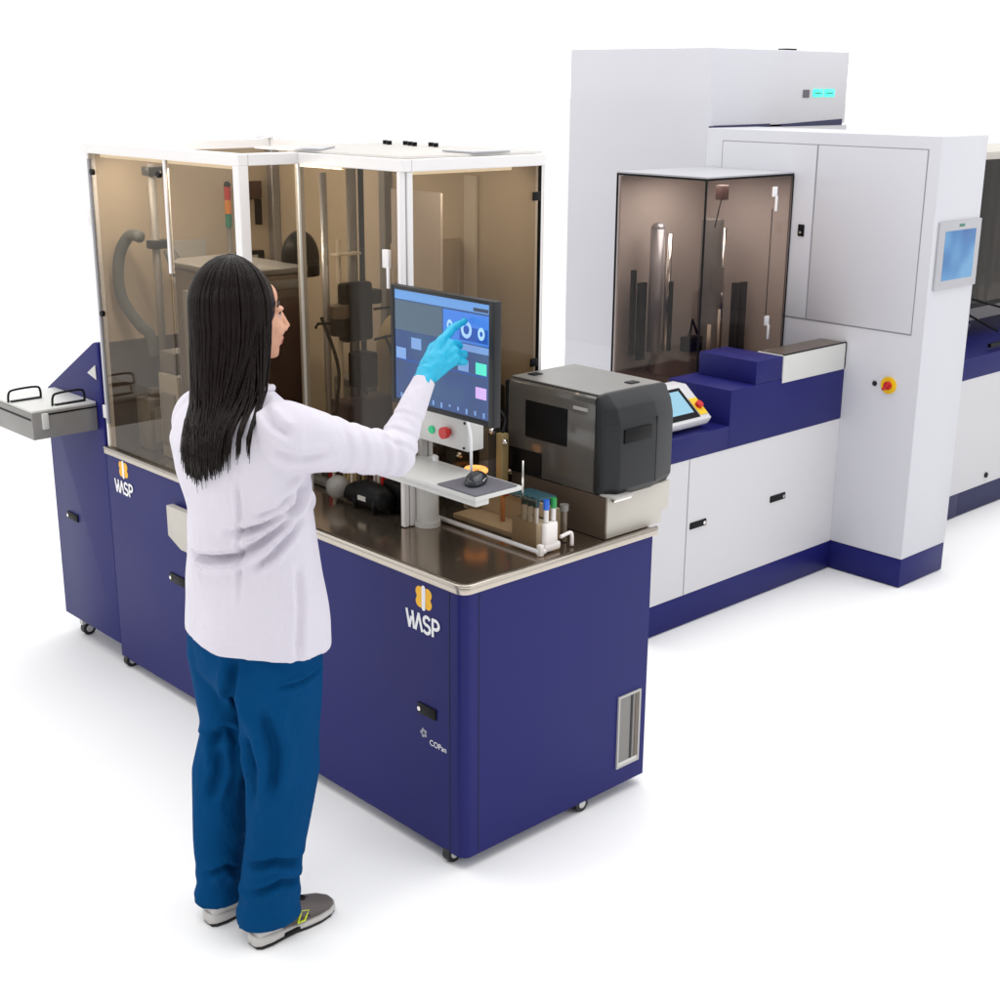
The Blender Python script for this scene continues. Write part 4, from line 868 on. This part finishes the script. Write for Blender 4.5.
# --- lab coat
b = MB()
b.loft([((-.548, .200, .855), (.180, 0, -.022), (0, .214, .004)), ((-.546, .200, .91), (.177, 0, -.012), (0, .211, 0)), ((-.548, .200, .98), (.168, 0, 0), (0, .205, 0)), ((-.550, .200, 1.08), (.156, 0, 0), (0, .195, 0)), ((-.552, .203, 1.20), (.150, 0, 0), (0, .188, 0)),
        ((-.565, .212, 1.30), (.155, 0, 0), (0, .208, 0)), ((-.575, .215, 1.38), (.150, 0, 0), (0, .215, 0)), ((-.576, .210, 1.44), (.130, 0, 0), (0, .200, 0)), ((-.570, .205, 1.480), (.104, 0, 0), (0, .158, 0)), ((-.562, .205, 1.508), (.074, 0, 0), (0, .090, 0)), ((-.555, .205, 1.528), (.060, 0, 0), (0, .060, 0))], 40)
def sleeve(S, E_, W_, rs):
    b.cap(S, S+(E_-S)*.5, rs[0], rs[1], 24); b.cap(S+(E_-S)*.5, E_, rs[1], rs[2], 24); b.cap(E_, E_+(W_-E_)*.5, rs[2], rs[3], 24)
    d = (W_-E_).normalized(); b.cyl(E_+(W_-E_)*.5, W_-d*.012, rs[3], rs[4], 24)
sleeve(SR+Vector((-.01, .01, -.005)), ER, WR, (.084, .069, .060, .047, .037)); sleeve(SL+Vector((0, -.01, -.005)), EL, WL, (.082, .064, .058, .048, .038))
b.cap(Vector((-.46, .30, 1.26)), Vector((-.355, .27, 1.165)), .070, .046, 24)
me = remesh(b, .0062, 7, .6)
co, no = coords(me)
d = wob(co, 15, 11, .0045) + wob(co, 38, 12, .0016)
U0 = -2.38*.836 + 2.666*.548          # camera-plane offset is zero; u is simply x*.836 - y*.548
def uz(x, y, z): return (x*.836 - y*.548, z)
fl = [(p_, a_*2.1, w_*1.0) for p_, a_, w_ in [([(-0.431, 1.314), (-0.468, 1.259), (-0.543, 1.211), (-0.626, 1.184)], 0.01, 0.01), ([(-0.442, 1.284), (-0.486, 1.221), (-0.554, 1.165), (-0.599, 1.136), (-0.723, 1.1)], 0.01, 0.01), ([(-0.448, 1.245), (-0.48, 1.182), (-0.526, 1.132), (-0.564, 1.102)], 0.007, 0.009), ([(-0.451, 1.305), (-0.502, 1.261), (-0.559, 1.232)], 0.006, 0.008), ([(-0.73, 1.1), (-0.661, 1.113), (-0.588, 1.13)], 0.008, 0.01), ([(-0.595, 1.341), (-0.593, 1.213), (-0.606, 1.003)], 0.003, 0.006), ([(-0.466, 1.102), (-0.462, 0.995), (-0.472, 0.845)], 0.004, 0.01), ([(-0.53, 1.501), (-0.501, 1.463), (-0.466, 1.442)], 0.005, 0.01), ([(-0.515, 1.414), (-0.444, 1.381), (-0.371, 1.378)], 0.004, 0.01)]]
d += folds(co, no, fl)
# rings of creases round the bent elbow and sleeve
for (ctr, ax, amp, wd) in [([-0.403, 0.024, 1.38], [0.305, -0.025, -0.1], 0.004, 0.008), ([-0.351, 0.02, 1.363], [0.305, -0.025, -0.1], 0.005, 0.009), ([-0.302, 0.016, 1.347], [0.305, -0.025, -0.1], 0.006, 0.009), ([-0.259, 0.012, 1.333], [0.305, -0.025, -0.1], 0.006, 0.009), ([-0.221, 0.016, 1.339], [0.175, 0.073, 0.175], 0.006, 0.009), ([-0.191, 0.028, 1.369], [0.175, 0.073, 0.175], 0.005, 0.009), ([-0.156, 0.043, 1.404], [0.175, 0.073, 0.175], 0.003, 0.009)]:
    ctr = np.array(ctr); ax = np.array(ax)/np.linalg.norm(ax); r_ = co-ctr; t_ = r_@ax; rad = np.linalg.norm(r_-t_[:, None]*ax, axis=1)
    t2 = t_ + .010*np.sin(rad*60+ctr[0]*40) + .35*(r_[:, 2]); m_ = (rad < .09) & (np.linalg.norm(r_, axis=1) < .10)
    d += np.where(m_, .6*amp*(-np.exp(-(t2/wd)**2)+.6*np.exp(-((t2-wd*2)/wd)**2)), 0)
# hem flare and lapel line
hm = np.clip((1.0-co[:, 2])/.15, 0, 1); ang = np.arctan2(co[:, 1]-.2, co[:, 0]+.55); d += hm*(.004*np.sin(ang*4+.6)+.002*np.sin(ang*7+2))
co2 = co + no*d[:, None]; setco(me, co2); me.materials.append(M['coat'])
coat = addobj('lab_coat', me, op)
# collar
b = MB(); n = 36; inner = []; 
pts = []
for k in range(n+1):
    a = math.radians(35) + k/n*math.radians(290); pts.append(Vector((-.556+.072*math.cos(a), .205+.075*math.sin(a), 1.525+.012*math.cos(a-PI))))
b.tube(pts, .010, seg=10); b.build('collar', M['coat'], coat, smooth=True)
MB().cyl((-.700, .19, 1.085), (-.712, .185, 1.085), .008, seg=14).build('button', M['mid'], coat)
# --- scrub trousers
b = MB()
b.loft([((-.550, .205, .98), (.13, 0, 0), (0, .165, 0)), ((-.552, .207, .86), (.150, 0, 0), (0, .185, 0)), ((-.553, .207, .78), (.145, 0, 0), (0, .178, 0)), ((-.553, .207, .72), (.11, 0, 0), (0, .13, 0))], 32)
def leg(sec): b.loft([((x, y, z), (a, 0, 0), (0, c_, 0)) for x, y, z, a, c_ in sec], 30)
leg([(-.553, .125, .92, .118, .095), (-.550, .122, .80, .128, .098), (-.542, .118, .65, .118, .090), (-.540, .115, .48, .110, .085), (-.565, .120, .32, .094, .079), (-.588, .130, .16, .084, .072), (-.598, .134, .055, .092, .076)])
leg([(-.565, .285, .92, .118, .090), (-.575, .288, .80, .122, .092), (-.580, .290, .66, .100, .080), (-.580, .290, .58, .090, .076), (-.602, .298, .46, .096, .076), (-.622, .303, .32, .083, .070), (-.640, .305, .16, .073, .063), (-.648, .305, .050, .080, .068)])
me = remesh(b, .0065, 7, .6); co, no = coords(me)
d = wob(co, 13, 21, .0055) + wob(co, 30, 22, .0022)
d += folds(co, no, [(p_, a_*2.1, w_) for p_, a_, w_ in [([(-0.625, 0.856), (-0.638, 0.746), (-0.622, 0.66)], 0.01, 0.012), ([(-0.61, 0.63), (-0.589, 0.542), (-0.607, 0.426)], 0.01, 0.014), ([(-0.563, 0.721), (-0.535, 0.591), (-0.553, 0.461)], 0.01, 0.018), ([(-0.73, 0.543), (-0.663, 0.596), (-0.626, 0.578)], 0.008, 0.014), ([(-0.628, 0.247), (-0.547, 0.27), (-0.469, 0.231)], 0.008, 0.012), ([(-0.618, 0.169), (-0.537, 0.201), (-0.473, 0.17)], 0.007, 0.01), ([(-0.732, 0.165), (-0.677, 0.185), (-0.641, 0.14)], 0.007, 0.01), ([(-0.528, 0.775), (-0.464, 0.776), (-0.4, 0.789)], 0.004, 0.006), ([(-0.714, 0.391), (-0.683, 0.478), (-0.69, 0.597)], 0.007, 0.014)]])
lo_ = np.clip((.22-co[:, 2])/.14, 0, 1); d += lo_*.0028*np.sin(co[:, 2]*95+co[:, 0]*22+co[:, 1]*9) * np.where(no[:, 2] < .5, 1, 0)
setco(me, co + no*d[:, None]); me.materials.append(M['scrub']); addobj('scrub_trousers', me, op)
# --- shoes
def shoe(x, y, ang, nm='shoe'):
    Rz = Matrix.Translation((x, y, 0)) @ Matrix.Rotation(ang, 4, 'Z')
    def T_(b): bmesh.ops.transform(b.bm, matrix=Rz, verts=b.bm.verts); return b
    def sole_o(k): 
        return [(-.012, .030), (.0, .034), (.05, .033), (.10, .034), (.16, .043), (.21, .044), (.245, .036), (.262, .018)][k]
    b = MB(); secs = []
    for (u, hw, hh, zc) in ((-.008, .018, .020, .045), (0, .030, .034, .052), (.03, .035, .046, .062), (.07, .036, .050, .064), (.11, .037, .044, .058), (.15, .041, .034, .047), (.19, .043, .027, .040), (.225, .038, .021, .034), (.25, .024, .014, .028), (.258, .010, .007, .026)):
        secs.append(((u, 0, zc), (0, hw, 0), (0, 0, hh)))
    b.loft(secs, 28); T_(b); up = b.build('shoe', [M['shoe'], M['shoel']], op, smooth=True)
    for p in up.data.polygons:
        c_ = Rz.inverted() @ p.center
        if c_.x < .07: p.material_index = 1
    b = MB(); P = [(-.014, 0)]
    outl = [(-.012, .020), (0, .031), (.03, .036), (.07, .034), (.11, .035), (.15, .043), (.19, .046), (.23, .040), (.255, .024), (.264, .008)]
    pts = [(u, w_, .004) for u, w_ in outl] + [(u, -w_, .004) for u, w_ in outl[::-1]]
    b.poly([(u*.985+.001, v*.95, .001) for u, v, _ in pts], (0, 0, .006)); T_(b); b.build('outsole', M['rubber'], up, wn=True)
    b = MB(); hz = lambda u: .040 - .014*min(1, max(0, (u-.02)/.08))
    outl2 = [(-.014, .010)] + outl
    secs = [((u, 0, (hz(u)+.0075)/2), (0, w_+.001, 0), (0, 0, (hz(u)-.0075)/2)) for u, w_ in outl2]
    rr_ = []
    for (c_, uu, vv) in secs:
        ring_ = []
        for k in range(16):
            a = 2*PI*k/16; ca, sa = math.cos(a), math.sin(a); sq = lambda t: math.copysign(abs(t)**.45, t)
            ring_.append(b.bm.verts.new((c_[0], uu[1]*sq(ca), c_[2]+vv[2]*sq(sa))))
        rr_.append(ring_)
    for A_, B_ in zip(rr_, rr_[1:]):
        for k in range(16): b.bm.faces.new((A_[k], A_[(k+1) % 16], B_[(k+1) % 16], B_[k]))
    b.bm.faces.new(rr_[0][::-1]); b.bm.faces.new(rr_[-1]); bmesh.ops.recalc_face_normals(b.bm, faces=b.bm.faces)
    T_(b); b.build('sole', M['sole'], up, smooth=True)
    b = MB(); b.box(.070, .125, -.0385, -.030, .009, .022, bev=.004); T_(b); b.build('sole_insert', M['dark2'], up, wn=True)
    b = MB(); lp_ = [(.112, -.0405, .036), (.134, -.0425, .036), (.152, -.0360, .058), (.130, -.0345, .064), (.112, -.0405, .036)]
    b.tube(lp_, .0030, seg=8); T_(b); b.build('stripe', M['lime'], up, smooth=True)
    b = MB(); b.tube([(.150, -.040, .040), (.165, -.030, .056), (.160, -.012, .070)], .0035, smooth=4, seg=6); b.sph((.135, 0, .076), (.035, .018, .012)); T_(b); b.build('tongue', M['dark2'], up, smooth=True)
    b = MB()
    for k in range(5): b.tube([(.105+k*.016, -.026, .088-k*.0075), (.110+k*.016, 0, .103-k*.0080), (.105+k*.016, .026, .088-k*.0075)], .0035, smooth=3, seg=6)
    T_(b); b.build('lace', M['lace'], up, smooth=True)
shoe(-.655, .112, .04); shoe(-.688, .285, .02)
# --- hair: scalp volume and strands
b = MB(); b.sph(H(-.028, 0, .022), (.104, .090, .115), 32, rot=HR)
secs = []
for (z, cx, cy, a, c_) in ((1.78, -.565, .205, .070, .06), (1.72, -.572, .205, .085, .075), (1.66, -.578, .207, .080, .080), (1.58, -.592, .210, .070, .082), (1.50, -.625, .200, .055, .070), (1.46, -.650, .185, .045, .062)):
    secs.append(((cx, cy, z), (a, 0, 0), (0, c_, 0)))
b.loft(secs, 32); me = remesh(b, .006, 6); me.materials.append(M['hair']); hair = addobj('hair', me, op)
rnd = random.Random(11); b = MB()
TS = [(.80, -.548, .200, .178, .212), (1.08, -.550, .200, .156, .195), (1.20, -.552, .203, .150, .188), (1.30, -.560, .205, .150, .192), (1.38, -.568, .205, .146, .200), (1.44, -.572, .205, .126, .190), (1.475, -.570, .205, .100, .140), (1.505, -.562, .205, .075, .085), (1.60, -.55, .205, .05, .05)]
def torso(z):
    z = max(.8, min(1.6, z))
    for A_, B_ in zip(TS, TS[1:]):
        if A_[0] <= z <= B_[0]:
            t_ = (z-A_[0])/(B_[0]-A_[0]); return [A_[i]*(1-t_)+B_[i]*t_ for i in range(1, 5)]
def strand(phi, lift, zend, dxy, r, drift=0., gather=True, tgt=None):
    """phi: azimuth on the head (0 = forward); runs over the skull, then falls"""
    ph = phi; pts = []
    A3 = (.106+lift, .091+lift, .119+lift)
    for k in range(8):
        th = math.radians(6+k*12.5)
        p = H(-.028+A3[0]*math.sin(th)*math.cos(ph), A3[1]*math.sin(th)*math.sin(ph), .022+A3[2]*math.cos(th)); pts.append(p)
    p = pts[-1].copy(); z = p.z; n_ = 9
    dirx = Vector((p.x+.57, p.y-.205, 0)).normalized()
    for k in range(1, n_+1):
        t_ = k/n_; zz = z+(zend-z)*t_
        if gather:
            s_ = t_*t_*(3-2*t_)*(1 if math.cos(ph) < .1 or tgt else min(1, t_*1.1)); tgx = -.655 + .040*math.cos(ph); tgy = .190 + .055*math.sin(ph)
            if tgt: tgx, tgy = tgt
            q = Vector((p.x*(1-s_)+tgx*s_ + dxy[0]*t_*t_, p.y*(1-s_)+tgy*s_ + dxy[1]*t_*t_ + drift*math.sin(t_*5+ph*3), zz))
        else: q = Vector((p.x + dxy[0]*t_*t_, p.y + dxy[1]*t_*t_ + drift*math.sin(t_*5+ph*3), zz))
        if zz < 1.53:
            cx, cy, a, c_ = torso(zz); gp = .016+lift*.8+(.010 if tgt else 0); a += gp; c_ += gp
            dx_, dy_ = -.80, -.60; ux, uy = (q.x-cx)/a, (q.y-cy)/c_
            if ux*ux+uy*uy < 1:                                   # rests on the back of the coat
                A_, B_, C_ = (dx_/a)**2+(dy_/c_)**2, 2*(ux*dx_/a+uy*dy_/c_), ux*ux+uy*uy-1
                k_ = (-B_+math.sqrt(max(0, B_*B_-4*A_*C_)))/(2*A_); q.x += dx_*k_; q.y += dy_*k_
        pts.append(q)
    N_ = len(pts); rs = [r*(.35+.65*min(1, i/5))*(1 if i < N_-4 else (1-(i-(N_-4))*.27)) for i in range(N_)]
    b.tube(pts, rs, seg=5)
for i in range(1150):
    ph = math.radians(rnd.uniform(60, 298))
    lift = rnd.uniform(-.004, .007); back = 1-abs(math.degrees(ph)-180)/120
    zend = 1.385 - .050*back + rnd.gauss(0, .016)
    strand(ph, lift, zend, (rnd.gauss(0, .007), rnd.gauss(0, .009)), rnd.uniform(.0022, .0048), rnd.gauss(0, .003))
for i in range(54):                                       # front locks falling over the right shoulder as wisps
    ph = math.radians(rnd.uniform(272, 302)); k = rnd.choice((0, 1, 2, 3)); tx, ty, tz = ((-.640, .105, 1.375), (-.612, .090, 1.40), (-.590, .075, 1.395), (-.655, .12, 1.36))[k]
    strand(ph, rnd.uniform(.001, .006), tz+rnd.gauss(0, .012), (0, 0), rnd.uniform(.0024, .0040), .001, True, (tx+rnd.gauss(0, .003), ty+rnd.gauss(0, .003)))
for i in range(24):
    ph = math.radians(rnd.uniform(56, 72)); strand(ph, rnd.uniform(.0, .006), 1.42+rnd.gauss(0, .03), (rnd.gauss(-.01, .01), .05+rnd.gauss(0, .01)), rnd.uniform(.003, .005), .002, False)
b.build('hair_strands', M['hair'], hair, smooth=True)
